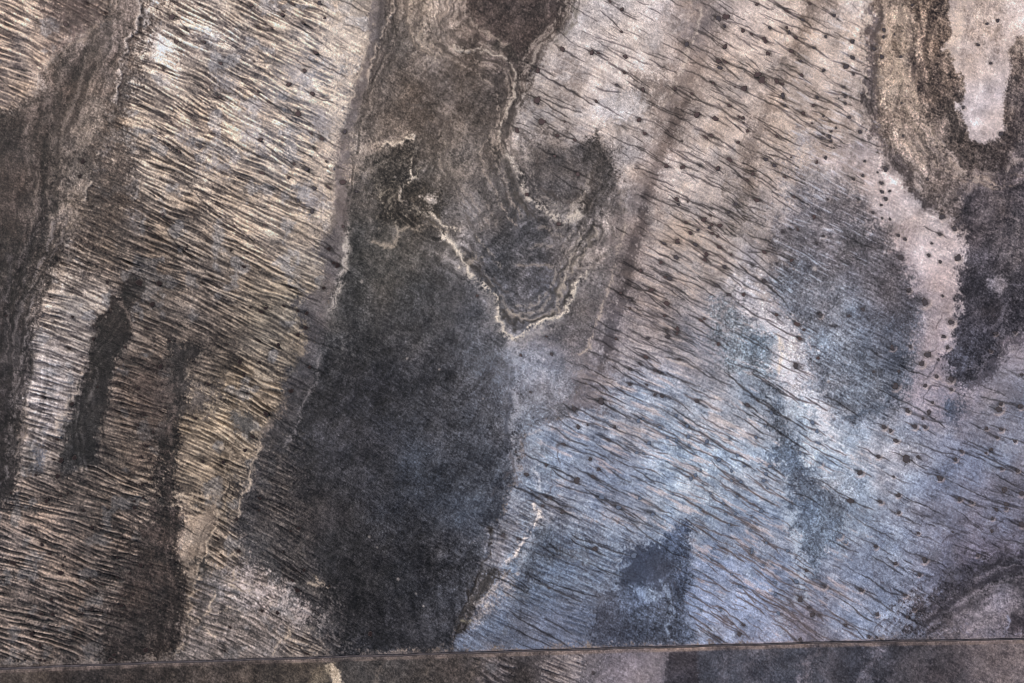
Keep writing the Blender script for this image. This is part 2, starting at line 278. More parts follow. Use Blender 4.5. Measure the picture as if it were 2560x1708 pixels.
# ---- lower right, blue tones carry painted sky sheen
region('F', [(340,560),(440,500),(600,610),(740,720),(740,880),(740,1000),(700,1080),(560,1000),(400,900),(340,750)], (158,166,178), (92,98,108), st=.3, gr=1, bi=.5, ds=.4, f=18)
region('F', [(560,640),(740,720),(735,880),(640,880),(540,760)], (130,140,156), (84,92,106), gr=.9, bi=.45, f=12, a=.7)
region('F', [(520,150),(640,180),(680,330),(560,330),(500,250)], (186,180,180), (140,134,134), gr=.5, bi=.6, st=.4, ds=.6, f=16)
region('F', [(490,350),(560,490),(590,640),(740,730),(745,850),(735,990),(900,1150),(960,1140),(850,950),(880,800),(760,600),(640,480),(570,340)], (228,224,224), (150,148,152), gr=.8, bi=.62, ds=.5, st=.4, f=20, w1=16, w2=8)
region('F', [(800,1130),(960,1160),(1080,1350),(1060,1440),(1000,1450),(900,1330),(800,1240)], (200,208,220), (140,144,156), gr=.7, bi=.62, ds=.5, st=.4, f=16)
region('F', [(690,1080),(760,1100),(770,1240),(830,1400),(900,1580),(700,1580),(745,1380),(735,1200)], (118,126,144), (74,80,94), gr=1, bi=.45, f=14, ds=.2)
region('I', [(690,60),(760,40),(900,100),(1000,210),(1110,340),(1230,385),(1200,480),(1110,640),(1010,750),(970,850),(900,700),(860,550),(850,400),(800,300),(760,170)], (124,134,154), (80,86,104), gr=.9, bi=.45, f=12)
region('I', [(960,420),(1100,460),(1060,600),(960,560)], (160,172,194), (104,112,132), gr=.9, f=20, a=.6)
region('I', [(1000,220),(1150,180),(1300,230),(1350,320),(1200,370),(1080,300)], (184,192,210), (118,124,142), gr=.9, bi=.6, f=14, a=.8)
region('W', [(1560,1205),(1580,1195),(1584,1300),(1590,1340),(1575,1400),(1600,1475),(1350,1490),(1375,1400),(1415,1335),(1430,1290),(1440,1250),(1500,1245)],
       [(1480,1400,116,124,150),(1560,1250,112,122,150),(1480,1290,86,92,116),(1400,1440,98,102,120)], [(1480,1400,52,56,70),(1480,1290,56,62,86),(1400,1440,60,62,78)], gr=.8, bi=.45, ds=.05, st=.1, f=9)
region('W', [(1425,1320),(1445,1260),(1500,1250),(1535,1330),(1510,1370),(1455,1345)], (88,94,118), (58,63,84), gr=.5, bi=.5, f=16)
region('H', [(1980,935),(2080,940),(2140,1000),(2090,1010),(2030,970)], (150,160,184), (100,108,130), gr=.8, bi=.6, f=8)
region('W', [(1600,1300),(1720,1310),(1800,1400),(1820,1475),(1620,1475),(1590,1400)], [(1680,1400,174,178,204)], [(1680,1400,124,128,152)], gr=.6, bi=.62, st=.5, ds=.9, f=24, a=.7)
region('I', [(2350,560),(2200,700),(2010,820),(1900,900),(1760,990),(1640,1070),(1600,1180),(1520,1290),(2350,1268)], [(2300,1300,100,98,112),(2200,1400,106,102,112),(2300,1400,124,118,124)],
       [(2300,1300,58,54,64),(2200,1430,62,58,64)], gr=1, bi=.42, st=.25, f=30, w1=20, w2=10)
region('I', [(1900,1080),(2100,960),(2200,880),(2350,820),(2350,1000),(2250,1120),(2240,1268),(1850,1268)], (146,140,146), (94,90,100), gr=.7, bi=.5, f=22, a=.8)
region('I', [(2240,1120),(2350,1060),(2350,1250),(2250,1230)], (88,82,90), (56,52,60), gr=.7, bi=.4, f=9)
region('H', [(1320,400),(1460,220),(1470,100),(1400,60),(1350,250),(1290,420),(1250,560),(1170,740),(1130,820),(1220,800),(1310,650),(1440,560)], (170,180,198), (108,114,128), gr=.9, bi=.5, st=.3, ds=.3, f=20, a=.5)
region('H', [(1320,560),(1440,540),(1460,680),(1300,900),(1190,880),(1230,700)], (104,110,124), (62,66,80), gr=.9, bi=.45, st=.3, ds=.5, f=20, a=.85)
region('H', [(1000,650),(1130,540),(1300,500),(1200,700),(1100,830),(980,850)], (150,150,158), (92,92,102), gr=.6, bi=.5, st=.8, ds=1, f=14, a=.8)
region('H', [(960,860),(1140,840),(1040,960),(960,1060),(900,1180),(880,1200),(840,1190),(880,1050)], (84,80,78), (52,50,50), gr=.6, bi=.4, st=.3, f=9)
region('H', [(1180,880),(1060,1000),(980,1060),(930,1140),(960,1160),(1060,1060),(1150,960)], (176,172,172), (112,110,114), gr=.8, bi=.6, st=.6, f=9)

# ---- lower left dark tongues
region('D', [(780,400),(850,330),(940,380),(930,470),(860,540),(880,700),(850,800),(760,900),(710,1050),(685,1200),(665,1400),(650,1567),(430,1640),(400,1420),(440,1320),(500,1160),(545,1000),(585,850),
      (590,720),(640,620),(740,540)], [(250,720,78,70,66),(220,850,84,80,78),(190,1000,80,78,78),(170,1100,86,84,84)], [(250,720,42,38,36),(200,950,44,41,41)], gr=.6, bi=.36, st=.12, f=7, w1=12)
region('D', [(1000,360),(1250,420),(1400,600),(1500,800),(1450,1050),(1250,1100),(1150,900),(1000,720),(900,560),(900,420)], (140,126,114), (62,56,54), st=.7, gr=.6, bi=.35, ds=.3, f=60, a=.6)
region('D', [(1120,780),(1200,790),(1300,790),(1330,840),(1240,960),(1230,1060),(1190,1150),(1170,1250),(1175,1400),(1160,1580),(1020,1580),(1050,1400),(1070,1150),(1105,1000),(1090,880)],
       (88,82,79), (48,44,43), gr=.6, bi=.38, st=.12, f=8, w1=12)
region('D', [(1240,1080),(1400,1070),(1330,1250),(1240,1260),(1190,1180)], (112,104,98), (74,68,66), gr=.7, f=20, a=.8)
region('D', [(1540,1210),(1650,1240),(1680,1330),(1620,1380),(1530,1330)], (124,120,114), (84,82,80), gr=.7, bi=.4, st=.2, f=7)
region('D', [(900,1060),(1080,1000),(1060,1400),(1010,1567),(920,1567),(960,1300)], (128,112,104), (86,75,70), gr=.6, st=.35, bi=.4, f=22, a=.8)
region('G', [(1020,-20),(1160,-20),(1130,250),(1180,400),(1215,500),(1205,700),(1225,900),(1260,1000),(1225,1200),(1180,1412),(700,1425),(640,1300),(700,1180),(800,1000),(850,800),(900,600),(1000,400),(1030,200)],
       [(400,1180,84,74,70),(330,1350,88,77,71),(380,1400,74,67,63)], [(400,1180,42,37,35),(330,1400,44,38,36)], gr=1, bi=.42, st=.3, f=14, w1=14)
region('G', [(800,700),(1000,500),(1100,900),(1000,1100),(760,1250),(700,1100),(830,950)], (96,84,78), (54,47,44), gr=.8, bi=.42, st=.4, f=30, a=.6)
region('G', [(1215,480),(1400,370),(1410,480),(1370,600),(1350,720),(1290,830),(1280,950),(1255,1010),(1225,900),(1205,700)], (166,148,128), (116,103,90), gr=.6, bi=.5, st=.3, f=7)
region('G', [(1240,1050),(1290,900),(1450,900),(1600,980),(1800,1090),(1890,1200),(1890,1290),(1760,1400),(1190,1415),(1220,1200)], (168,154,144), (82,77,74), gr=.7, bi=.5, st=.75, ds=.2, f=14)
region('G', [(1300,850),(1500,820),(1560,960),(1400,1000),(1290,960)], (120,116,116), (74,70,68), gr=.7, bi=.5, st=.4, f=16, a=.8)
region('G', [(1520,900),(1600,860),(1850,1000),(1990,1120),(1930,1160),(1800,1060),(1600,970)], (196,182,174), (150,138,132), gr=.4, bi=.6, st=.6, f=26)
region('G', [(1290,750),(1370,730),(1360,850),(1300,860)], (70,68,66), (48,46,44), gr=.5, f=8)
region('G', [(230,0),(290,60),(250,190),(210,180)], (118,120,128), (92,92,100), gr=.5, f=7)

# ---- south of the track
TR = [(-700,1697),(0,1672.5),(383,1658),(830,1644),(1405,1626),(1660,1619),(2120,1606),(2560,1599),(3300,1585)]
region('', TR + [(3300,2600),(-700,2600)], [(60,1550,104,95,86),(250,1550,98,87,82),(480,1550,112,101,94),(680,1550,104,94,82),(850,1550,104,98,92),(950,1540,112,106,102),(1060,1550,118,108,104),(1180,1550,98,92,90),
      (1300,1550,124,119,123),(1450,1550,150,145,154),(1540,1550,132,126,133),(1620,1550,98,101,114),(1800,1550,94,97,111),(2000,1550,96,97,110),(2150,1540,112,106,110),(2330,1540,134,124,124)],
      [(60,1550,54,46,42),(250,1550,44,40,38),(480,1550,54,48,44),(680,1550,58,52,48),(850,1550,54,51,50),(1060,1550,60,56,54),(1180,1550,54,50,50),(1300,1550,78,74,78),(1450,1550,110,104,112),
       (1620,1550,62,63,74),(1800,1550,58,59,71),(2000,1550,58,58,68),(2150,1540,68,64,70),(2330,1540,82,76,80)], gr=.65, bi=.45, st=.12, f=2, w1=0, w2=0, raw=True)
region('W', [(745,1525),(768,1520),(785,1545),(800,1700),(765,1700),(760,1560)], (212,192,162), (150,132,108), gr=.7, bi=.6, f=3, w1=3, w2=8)
region('W', [(690,1568),(720,1535),(745,1520),(760,1530),(730,1600),(700,1700)], (136,122,100), (92,82,68), gr=.8, f=8, a=.7)
region('W', [(1100,1512),(1170,1510),(1120,1568),(1060,1580)], (136,128,128), (72,68,70), gr=.5, st=1, bi=.5, f=10)
region('W', [(1240,1512),(1330,1508),(1290,1590),(1200,1600)], (146,138,138), (84,80,84), gr=.5, st=.9, bi=.5, f=10)
region('W', [(1535,1495),(1600,1490),(1640,1600),(1515,1600),(1525,1550)], (88,84,92), (56,52,60), gr=.7, bi=.45, f=4, w1=3, w2=4)
for x0 in (1850, 1995, 1660, 1900, 1760, 1720, 2060, 2120):
    region('W', [(x0 + 8,1495),(x0 + 34,1490),(x0 + 10,1540),(x0 - 20,1610),(x0 - 42,1610),(x0 - 15,1540)], (148,142,152), (92,88,98), gr=.7, bi=.5, f=9, a=.7 if x0 in (1850, 1995) else .32)

# ---------------------------------------------------------------- flow field and streaks
SLP = [(150,60,.5),(50,250,.45),(500,100,.48),(500,400,.55),(800,300,.58),(600,600,.5),(250,650,.42),(100,900,.4),(100,1400,.36),(350,1000,.3),(300,1300,.32),(700,900,.55),(600,1250,.58),(800,1450,.6),(650,1600,.45),
       (1500,250,.55),(1800,300,.55),(1800,500,.55),(1650,500,.5),(1600,800,.5),(1700,1000,.42),(1500,1200,.45),(1400,1350,.5),(1900,700,.62),(1900,1100,.62),(1900,1300,.58),(2100,500,.45),(2200,1300,.45),(2400,1250,.35),
       (1900,1600,.6),(1400,1550,.45),(2200,1500,.6),(1700,1500,.5),(1200,1650,.5),(850,1200,.6),(2050,1550,.65)]
def slope_at(x, y):
    W = 0; A = 0
    for px, py, s in SLP:
        w_ = np.exp(-((x - px) ** 2 + (y - py) ** 2) / (2 * 170. ** 2)) + 1e-5
        W = W + w_; A = A + w_ * s
    return A / W
cs = 8
ucs, vcs = UU[::cs, ::cs], VV[::cs, ::cs]
slc = slope_at(ucs, vcs).astype(np.float32)
jj, ii = np.meshgrid(np.arange(NY) / cs, np.arange(NX) / cs, indexing='ij')
def bil(a, j, i):
    j = np.clip(j, 0, a.shape[0] - 1.001); i = np.clip(i, 0, a.shape[1] - 1.001)
    j0 = j.astype(np.int32); i0 = i.astype(np.int32); fj = (j - j0).astype(np.float32); fi = (i - i0).astype(np.float32)
    return (a[j0, i0] * (1 - fi) + a[j0, i0 + 1] * fi) * (1 - fj) + (a[j0 + 1, i0] * (1 - fi) + a[j0 + 1, i0 + 1] * fi) * fj
SLOPE = bil(slc, jj, ii).astype(np.float32); del jj, ii
ANG = np.arctan(SLOPE) + .17 * fbm(UU, VV, 60, 21, 3)
VX, VY = np.cos(ANG).astype(np.float32), np.sin(ANG).astype(np.float32)
J, I = np.meshgrid(np.arange(NY, dtype=np.float32), np.arange(NX, dtype=np.float32), indexing='ij')
def lic(src, n, ds):
    out = src.copy(); wsum = 1.0
    for sg in (1, -1):
        j, i = J.copy(), I.copy()
        for k in range(n):
            a = np.clip(j, 0, NY - 1).astype(np.int32); b = np.clip(i, 0, NX - 1).astype(np.int32)
            j += sg * ds * VY[a, b]; i += sg * ds * VX[a, b]
            wk = .5 + .5 * math.cos(math.pi * (k + 1) / (n + 1))
            a = np.clip(j, 0, NY - 1).astype(np.int32); b = np.clip(i, 0, NX - 1).astype(np.int32)
            out += wk * src[a, b]; wsum += wk
    out -= out.mean(); return out / out.std()
white = rng.standard_normal((NY, NX)).astype(np.float32)
S1 = lic(blur(white, 1.02) - .7 * blur(white, 3.0), 26, 1.05)
S2 = lic(blur(rng.standard_normal((NY, NX)).astype(np.float32), 2.3), 40, 1.3)
# shore lamination: texture that runs along the old banks, across the wash
ANG2 = np.arctan2(1., -.42) + .95 * fbm(UU, VV, 240, 61, 3) + .3 * fbm(UU, VV, 60, 62, 2)
keep = (VX, VY); VX, VY = np.cos(ANG2).astype(np.float32), np.sin(ANG2).astype(np.float32)
S4 = lic(blur(rng.standard_normal((NY, NX)).astype(np.float32), 1.8), 40, 1.4)
VX, VY = keep
S3 = lic(blur(rng.standard_normal((NY, NX)).astype(np.float32), .7), 12, 1.0)

# ---------------------------------------------------------------- colour composition
LAM = np.clip(1.2 - np.hypot((UU - 1000) / 330, (VV - 1150) / 420), .25, 1); LAM = (1.25 - LAM) * (1 - .6 * sstep(1150, 1500, UU) * sstep(500, 900, VV)) * (1 - .6 * sstep(1590, 1640, VV))
cn = fbm(UU, VV, 150, 63, 4) * 3.2; cn = np.abs(cn - np.round(cn))
CONT = np.clip(1 - cn / .085, 0, 1) ** 1.5 * sstep(-.1, .7, fbm(UU, VV, 110, 64, 4))
PATCH = fbm(UU, VV, 120, 41, 5)
MOT = fbm(UU, VV, 30, 42, 4)
FINE = fbm(UU, VV, 8, 43, 3)
spk = blur(rng.standard_normal((NY, NX)).astype(np.float32), .75); spk /= spk.std()
sv = (.78 * S1 + .30 * S2 + .34 * S3) * (1 + .5 * fbm(UU, VV, 70, 47, 3)) + .35 * fbm(UU, VV, 48, 48, 3)
shift = (BI - .5) * 1.6 + .35 * PATCH
q_ = sv + shift * .9
streakv = .42 + .12 * MOT + .56 * sstep(.1, 1.0, q_) - .42 * sstep(.05, .9, -q_)
plainv = sstep(-1.25, 1.25, .5 * PATCH * (.5 + .5 * LAM) + .42 * MOT * (.55 + .45 * LAM) + .36 * FINE + .2 * S3 * GR + .30 * S4 * LAM * GR ** 1.5 + (BI - .5) * 1.6)
stt = np.clip(ST, 0, 1)
val = plainv * (1 - stt) + streakv * stt
val = np.clip(val + (.05 + GR * GR * .15) * spk + .30 * CONT * (1 - stt) * LAM, -.25, 1.35)
COL = DK + (LT - DK) * val[..., None]
# slow hue drift: warm sand against cold wet clay
hue = fbm(UU, VV, 70, 44, 4)
COL *= 1 + hue[..., None] * np.array([.022, .0, -.03], np.float32)
COL *= (1 + .05 * MOT * (1 - stt) + GR * .05 * spk + (.06 + .09 * LAM) * fbm(UU, VV, 75, 71, 5, .7) + .07 * fbm(UU, VV, 260, 72, 2))[..., None]
# dried grey flats and bleached crusts scattered in the wash
pf = sstep(.32, .62, fbm(UU, VV, 46, 73, 4))[..., None] * stt[..., None] * .5
mid = (LT * .62 + DK * .38); mid = mid.mean(-1, keepdims=True) * np.array((.985, 1.0, 1.03), np.float32)
COL = COL * (1 - pf) + mid * (1 + .12 * spk + .1 * MOT)[..., None] * pf
HT += .85 * sv * stt * sstep(0, .5, stt) + .25 * MOT + .5 * PATCH

# warm sand wisps left among the blue streaks of the right flat
wis = sstep(.7, 1.5, S2 * .8 + S3 * .45 + .5 * MOT)
_, zm = polymask(ext(P('W', [(1440,500),(1800,500),(1830,760),(1960,1100),(1950,1400),(1700,1400),(1400,1150),(1220,1080),(1300,900),(1380,700)])), 60, 20, 6)
full = np.zeros((NY, NX), np.float32); full[_] = zm
wis = (wis * full * stt)[..., None] * .75
COL = COL * (1 - wis) + np.array((196, 172, 152), np.float32) * wis

wis = sstep(.6, 1.5, S3 * .6 + S1 * .6 + .4 * MOT)
_, zm = polymask(ext(P('C', [(880,250),(1330,60),(1340,850),(1300,1300),(1500,1567),(1200,1900),(700,1900),(800,1100),(820,600)])), 50, 20, 6)
full[:] = 0; full[_] = zm
wis = (wis * full)[..., None] * .34
COL = COL * (1 - wis) + np.array((196, 206, 224), np.float32) * wis

def paint(sl_, m, col, h=0):
    m3 = m[..., None]; COL[sl_] = COL[sl_] * (1 - m3) + np.array(col, np.float32) * m3; HT[sl_] += m * h
def line(pan, pts, wd, col, a=.8, h=0, w1=5, w2=8, br=.75, raw=False):
    """ragged ridge or crack; wd is half width in photo pixels"""
    q = ext(P(pan, pts) if not raw else pts)
    sl_ = win(q, wd * 4 + 25)
    if sl_[0].stop - sl_[0].start < 2 or sl_[1].stop - sl_[1].start < 2: return
    x, y = wcoord(sl_, w1, w2); d = np.full(x.shape, 1e9, np.float32)
    for i in range(len(q) - 1): d = np.minimum(d, segdist(x, y, q[i], q[i + 1])[0])
    m = np.exp(-(d / wd) ** 2) * np.clip(1 + br * (MOT[sl_] * 1.3 + FINE[sl_] * 1.2 + .5 * spk[sl_]), 0, 1.3) * a
    paint(sl_, np.clip(m, 0, 1), col, h)

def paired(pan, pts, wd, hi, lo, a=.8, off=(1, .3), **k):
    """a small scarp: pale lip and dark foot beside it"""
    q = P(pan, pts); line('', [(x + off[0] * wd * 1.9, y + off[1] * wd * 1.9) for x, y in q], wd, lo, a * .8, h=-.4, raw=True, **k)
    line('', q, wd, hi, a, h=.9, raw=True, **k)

BEI = (196, 182, 164)
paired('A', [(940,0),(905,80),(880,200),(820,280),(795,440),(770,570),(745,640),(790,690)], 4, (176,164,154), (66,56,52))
line('A', [(860,0),(740,90),(620,180),(560,250),(490,290),(400,360)], 4, (156,138,122), .6)
line('A', [(640,320),(650,380),(680,440)], 3, (160,140,124), .5)
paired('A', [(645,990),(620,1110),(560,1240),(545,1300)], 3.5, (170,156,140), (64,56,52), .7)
line('A', [(330,980),(350,800),(400,710)], 4, (70,61,57), .5)
for q in ([(300,650),(330,900),(320,1200),(330,1500)], [(420,700),(360,800),(350,1100),(380,1400)], [(180,750),(170,1000),(200,1300)], [(520,560),(440,760),(400,1000)]):
    line('A', q, 5, (128,116,108), .35)
line('D', [(350,0),(300,180),(240,330),(210,500),(190,620),(150,820),(110,1100),(90,1300),(85,1567)], 4.5, (138,132,130), .5)
line('D', [(500,0),(470,150),(450,300)], 4, (122,112,106), .5)
line('G', [(75,0),(50,120),(30,260),(15,420)], 4, (128,124,124), .5)
for q in ([(120,400),(110,800),(60,1200)], [(200,100),(150,500),(60,900)], [(60,200),(50,600),(20,1100)]):
    line('D', q, 7, (92,88,90), .35)
line('D', [(545,900),(525,1060),(480,1150),(400,1280),(370,1350)], 6, (176,164,152), .7, h=.6)
line('D', [(790,520),(850,620),(900,700)], 4, (132,118,108), .6)
line('D', [(870,330),(790,400),(770,520),(660,610),(610,700)], 5, (56,48,46), .7)
line('D', [(1330,840),(1250,960),(1220,1000)], 4, (150,138,122), .6)
line('D', [(640,900),(600,1050),(560,1200),(440,1300)], 4, (104,100,98), .5)
line('D', [(1110,1567),(1120,1300),(1150,1200),(1100,1120)], 5, (120,106,98), .45)
line('D', [(700,1567),(680,1300),(690,1100)], 4, (50,45,44), .6)
BX = fbm(UU, VV, 110, 81, 2); BY = fbm(UU, VV, 110, 82, 2)
def bands(pan, pts, width, period, amp, w1=22, w2=5, raw=False):
    """nested shorelines left by falling water, parallel to a bank"""
    q = ext(P(pan, pts)); sl_ = win(q, width * 1.3 + 20)
    x, y = UU[sl_] + w1 * BX[sl_] + w2 * WX2[sl_] * .5, VV[sl_] + w1 * BY[sl_] + w2 * WY2[sl_] * .5; d = np.full(x.shape, 1e9, np.float32)
    for i in range(len(q) - 1): d = np.minimum(d, segdist(x, y, q[i], q[i + 1])[0])
    d2 = d + period * .35 * PATCH[sl_]
    bs = np.random.default_rng(int(q[0][0] * 7 + q[1][1] * 3) % 9999 + 1).uniform(-1, 1, 64) * np.tile((1.1, .5), 32)
    wv = np.interp(d2 / (period * .45), np.arange(-8, 56), bs).astype(np.float32) + .35 * np.interp(d2 / (period * .16), np.arange(-30, 98), np.concatenate([bs[::-1], bs])).astype(np.float32)
    wv = np.where(wv > 0, np.abs(wv) ** .7 * .8, -np.abs(wv)) * np.clip(.7 + 1.1 * PATCH[sl_] + .5 * MOT[sl_] + .25 * S4[sl_], 0, 1.6)
    m = np.clip(1 - d / width, 0, 1) ** .7 * amp * 1.35
    COL[sl_] *= (1 + m * wv)[..., None]; HT[sl_] += m * wv * .6
bands('A', [(700,0),(640,250),(520,420),(420,700),(350,1000),(300,1567)], 130, 22, .22)
bands('D', [(420,0),(300,300),(220,600),(150,900),(100,1300),(80,1567)], 110, 20, .2)
bands('D', [(60,-100),(50,400),(30,900),(10,1500)], 60, 18, .18)
bands('B', [(760,-50),(740,200),(900,330),(1130,420),(1190,560),(1150,740),(1110,900),(1160,1080),(1250,1330)], 95, 19, .24)
bands('B', [(420,-50),(340,250),(240,500),(170,800),(100,1100),(120,1500)], 60, 16, .2)
bands('B', [(1540,-50),(1510,180),(1350,340),(1250,520)], 55, 14, .24)
bands('B', [(600,0),(640,250),(800,400),(900,700),(850,1000),(780,1250),(900,1500)], 120, 34, .13)
bands('B', [(540,890),(530,1120),(450,1250),(480,1370),(700,1460)], 70, 17, .28)
bands('B', [(1860,830),(1800,1100),(1720,1330),(1640,1560)], 50, 14, .2)
bands('E', [(1700,0),(1620,180),(1520,330),(1490,500),(1330,620),(1200,680),(1100,560),(960,330),(800,150)], 62, 15, .26)
bands('E', [(1300,0),(1250,200),(1350,350),(1250,480)], 90, 30, .14)
bands('E', [(1180,950),(1190,1200),(1160,1400),(1190,1567)], 45, 14, .2)
bands('C', [(1380,-50),(1370,400),(1370,800),(1500,1040),(1680,1200),(1780,1330)], 62, 15, .24)
bands('C', [(1700,-50),(1600,400),(1680,700),(1850,950),(2050,1060),(2250,1080),(2350,980)], 90, 24, .2)
bands('F', [(2350,250),(2220,600),(2100,800),(1980,1000)], 70, 22, .16)
bands('F', [(740,300),(780,700),(760,950),(820,1200)], 70, 22, .1)
bands('I', [(2350,700),(2050,900),(1750,1080),(1600,1250)], 100, 24, .22)
bands('D', [(800,420),(700,700),(640,950),(580,1250),(560,1567)], 60, 15, .24)
bands('D', [(1250,780),(1160,1000),(1110,1250),(1090,1567)], 42, 13, .24)
bands('G', [(1090,0),(1080,300),(1110,600),(1120,900),(1130,1400)], 50, 17, .2)
bands('G', [(1440,0),(1470,300),(1400,480),(1340,750),(1280,950),(1210,1250)], 40, 12, .2)
bands('G', [(1450,1350),(1500,1180),(1700,1250),(1850,1350)], 80, 20, .2)
bands('H', [(1180,0),(1080,300),(1040,600),(930,900),(800,1300)], 45, 13, .16)
bands('H', [(2150,900),(2220,1100),(2220,1300)], 45, 15, .16)
def nested(pan, pts, offs, col_l, col_d, wd=2.6, a=.5, w1=14):
    for k_, (ox, oy) in enumerate(offs):
        c_ = col_l if k_ % 2 == 0 else col_d
        line(pan, [(x + ox * (1 + .25 * math.sin(n_ * 1.3 + ox)), y + oy) for n_, (x, y) in enumerate(pts)], wd * (.8 + .4 * ((k_ * 7) % 5) / 4), c_, a, w1=w1, w2=5, br=1.0)
TN, DN = (170, 155, 140), (78, 70, 65)
nested('B', [(560,-40),(560,130),(600,260),(680,350)], [(0,0),(-26,4),(-50,8),(-80,0),(40,-30),(70,-40)], (178,160,140), (96,86,78), 4, .5)
nested('B', [(770,-40),(775,90),(725,120),(745,220),(800,290),(900,335),(1020,400),(1130,470),(1160,560),(1150,680),(1080,800),(1070,930),(1110,1060),(1170,1180),(1220,1300),(1290,1420)],
       [(0,0),(26,6),(-30,22),(-56,40),(-90,70),(52,14)], TN, DN, 3, .55)
nested('B', [(540,680),(640,720),(720,830),(745,940),(705,1040),(740,1120),(790,1230),(900,1350),(960,1480)], [(0,0),(30,-8),(60,-20),(-34,16),(110,-40)], (150,138,126), (84,77,72), 3, .45)
nested('B', [(920,-40),(900,80),(960,170),(1080,240),(1160,300)], [(0,0),(-28,26),(-50,60)], TN, DN, 3, .5)
nested('B', [(430,-40),(370,160),(310,330),(250,500),(190,700),(120,860)], [(0,0),(30,6),(56,10),(90,20)], TN, DN, 2.6, .45)
nested('B', [(1540,-40),(1530,120),(1440,250),(1330,360),(1270,450),(1230,560),(1210,680)], [(0,0),(22,10),(-26,-14),(44,22),(-50,-24)], (176,164,150), DN, 3, .5)
nested('B', [(1230,880),(1300,1060),(1350,1230),(1450,1330),(1560,1350),(1650,1280),(1700,1150)], [(0,0),(20,-26),(-20,24)], (164,154,142), DN, 3, .45)
nested('E', [(1690,60),(1600,200),(1530,330),(1500,480),(1440,570),(1320,610),(1230,640)], [(0,0),(-22,-18),(-46,-34),(24,16),(-80,-60)], (160,150,138), (70,67,66), 2.8, .5)
nested('E', [(820,180),(900,300),(1010,410),(1080,510),(1110,600),(1160,690)], [(24,-14),(40,-30),(66,-44)], DN, (150,142,130), 3, .45)
nested('B', [(250,1480),(330,1380),(300,1280),(370,1180),(480,1150),(540,1050)], [(0,0),(24,12),(48,30)], (150,140,122), (64,60,54), 2.6, .5)
nested('A', [(860,-40),(740,200),(660,330),(600,480),(540,650),(470,850),(440,1050),(400,1300),(380,1560)], [(0,0),(-34,-10),(-70,-20),(-110,-30),(-160,-50)], (134,121,110), (66,57,53), 2.8, .45)
nested('D', [(420,-40),(330,250),(270,450),(220,680),(180,900),(140,1150),(110,1567)], [(0,0),(-40,0),(-78,0),(-120,0),(-170,0)], (116,108,106), (48,43,42), 2.8, .5)
nested('C', [(1500,-40),(1500,250),(1560,480),(1640,700),(1740,900),(1880,1080),(2050,1160),(2250,1200)], [(0,0),(40,0),(-40,0),(80,-10),(-80,20),(110,-20)], (188,168,148), (104,92,84), 3.4, .42)
nested('F', [(2350,300),(2260,480),(2220,640),(2120,800),(2020,960)], [(0,0),(-34,-10),(30,10)], (128,124,134), (64,60,68), 3, .4)
nested('I', [(2350,640),(2200,760),(2000,880),(1820,1000),(1660,1130)], [(0,0),(0,50),(0,90),(0,140),(0,190)], (60,56,64), (142,136,146), 4, .4)
# broad pale apron under the V-shaped scarp and beside the long banks
for q, wd_, c_, a_ in (([(760,130),(860,330),(1040,480),(1080,620),(1150,760),(1220,800),(1320,720),(1500,640)], 15, (158,152,146), .4),
                       ([(80,100),(60,350),(0,620)], 14, (140,136,130), .35), ([(1560,480),(1640,320),(1760,60)], 14, (150,142,136), .3)):
    line('E', q, wd_, c_, a_, w1=10, br=.5)
for q, wd_, c_, a_ in (([(1200,780),(1230,950),(1190,1100),(1200,1300),(1200,1567)], 20, (172,174,184), .38), ([(1180,1500),(1200,1700),(1190,1800)], 18, (170,174,188), .35)):
    line('E', q, wd_, c_, a_, w1=12, br=.6)
for q, wd_, c_, a_ in (([(500,360),(590,620),(740,740),(760,900),(850,1060),(960,1200),(1060,1400)], 26, (212,212,218), .45), ([(840,930),(900,1100),(1050,1250)], 22, (206,210,220), .4)):
    line('F', q, wd_, c_, a_, w1=14, br=.9)
for q, wd_, c_, a_ in (([(820,440),(850,560),(900,800),(870,1000)], 16, (196,202,214), .4), ([(1320,600),(1250,760),(1130,900)], 12, (190,190,196), .35)):
    line('I' if q[0][0] == 820 else 'H', q, wd_, c_, a_, w1=14, br=.9)
# river banks
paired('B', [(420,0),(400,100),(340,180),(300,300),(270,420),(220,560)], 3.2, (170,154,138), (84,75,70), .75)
line('B', [(220,560),(170,700),(150,850)], 4, (120,108,98), .4)
line('B', [(290,140),(240,250),(200,400),(150,560),(110,680),(40,820)], 3, (186,170,150), .5)
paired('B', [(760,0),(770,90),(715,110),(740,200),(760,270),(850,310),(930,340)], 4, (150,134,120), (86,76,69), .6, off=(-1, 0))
line('B', [(800,290),(880,330),(980,320),(1080,360),(1160,430),(1195,500),(1190,640),(1140,740),(1105,800),(1100,940),(1130,990)], 5, (180,168,152), .75, h=.6)
line('B', [(1215,440),(1215,560),(1200,680),(1160,760),(1120,830),(1125,950),(1165,1010)], 3.5, (78,72,68), .75)
line('B', [(1300,480),(1260,580),(1235,660),(1215,740),(1190,790)], 3.5, (184,174,164), .6)
line('B', [(1530,0),(1525,100),(1500,190),(1420,270),(1340,340),(1290,430),(1240,500)], 4, (164,152,140), .6)
line('B', [(1580,60),(1600,100),(1560,180),(1480,270),(1440,320)], 7, (128,122,112), .6)
line('B', [(1510,0),(1505,130),(1470,200)], 3, (80,72,68), .7)
line('B', [(1130,1060),(1160,1130),(1190,1250),(1240,1340),(1280,1420)], 6, (74,70,66), .75)
line('B', [(1140,1020),(1200,1080),(1230,1180),(1270,1290),(1350,1350),(1450,1400),(1520,1440),(1600,1400),(1650,1330)], 9, (190,180,166), .85, h=.6)
line('B', [(920,130),(1000,200),(1100,260),(1150,300)], 4, (158,142,126), .5)
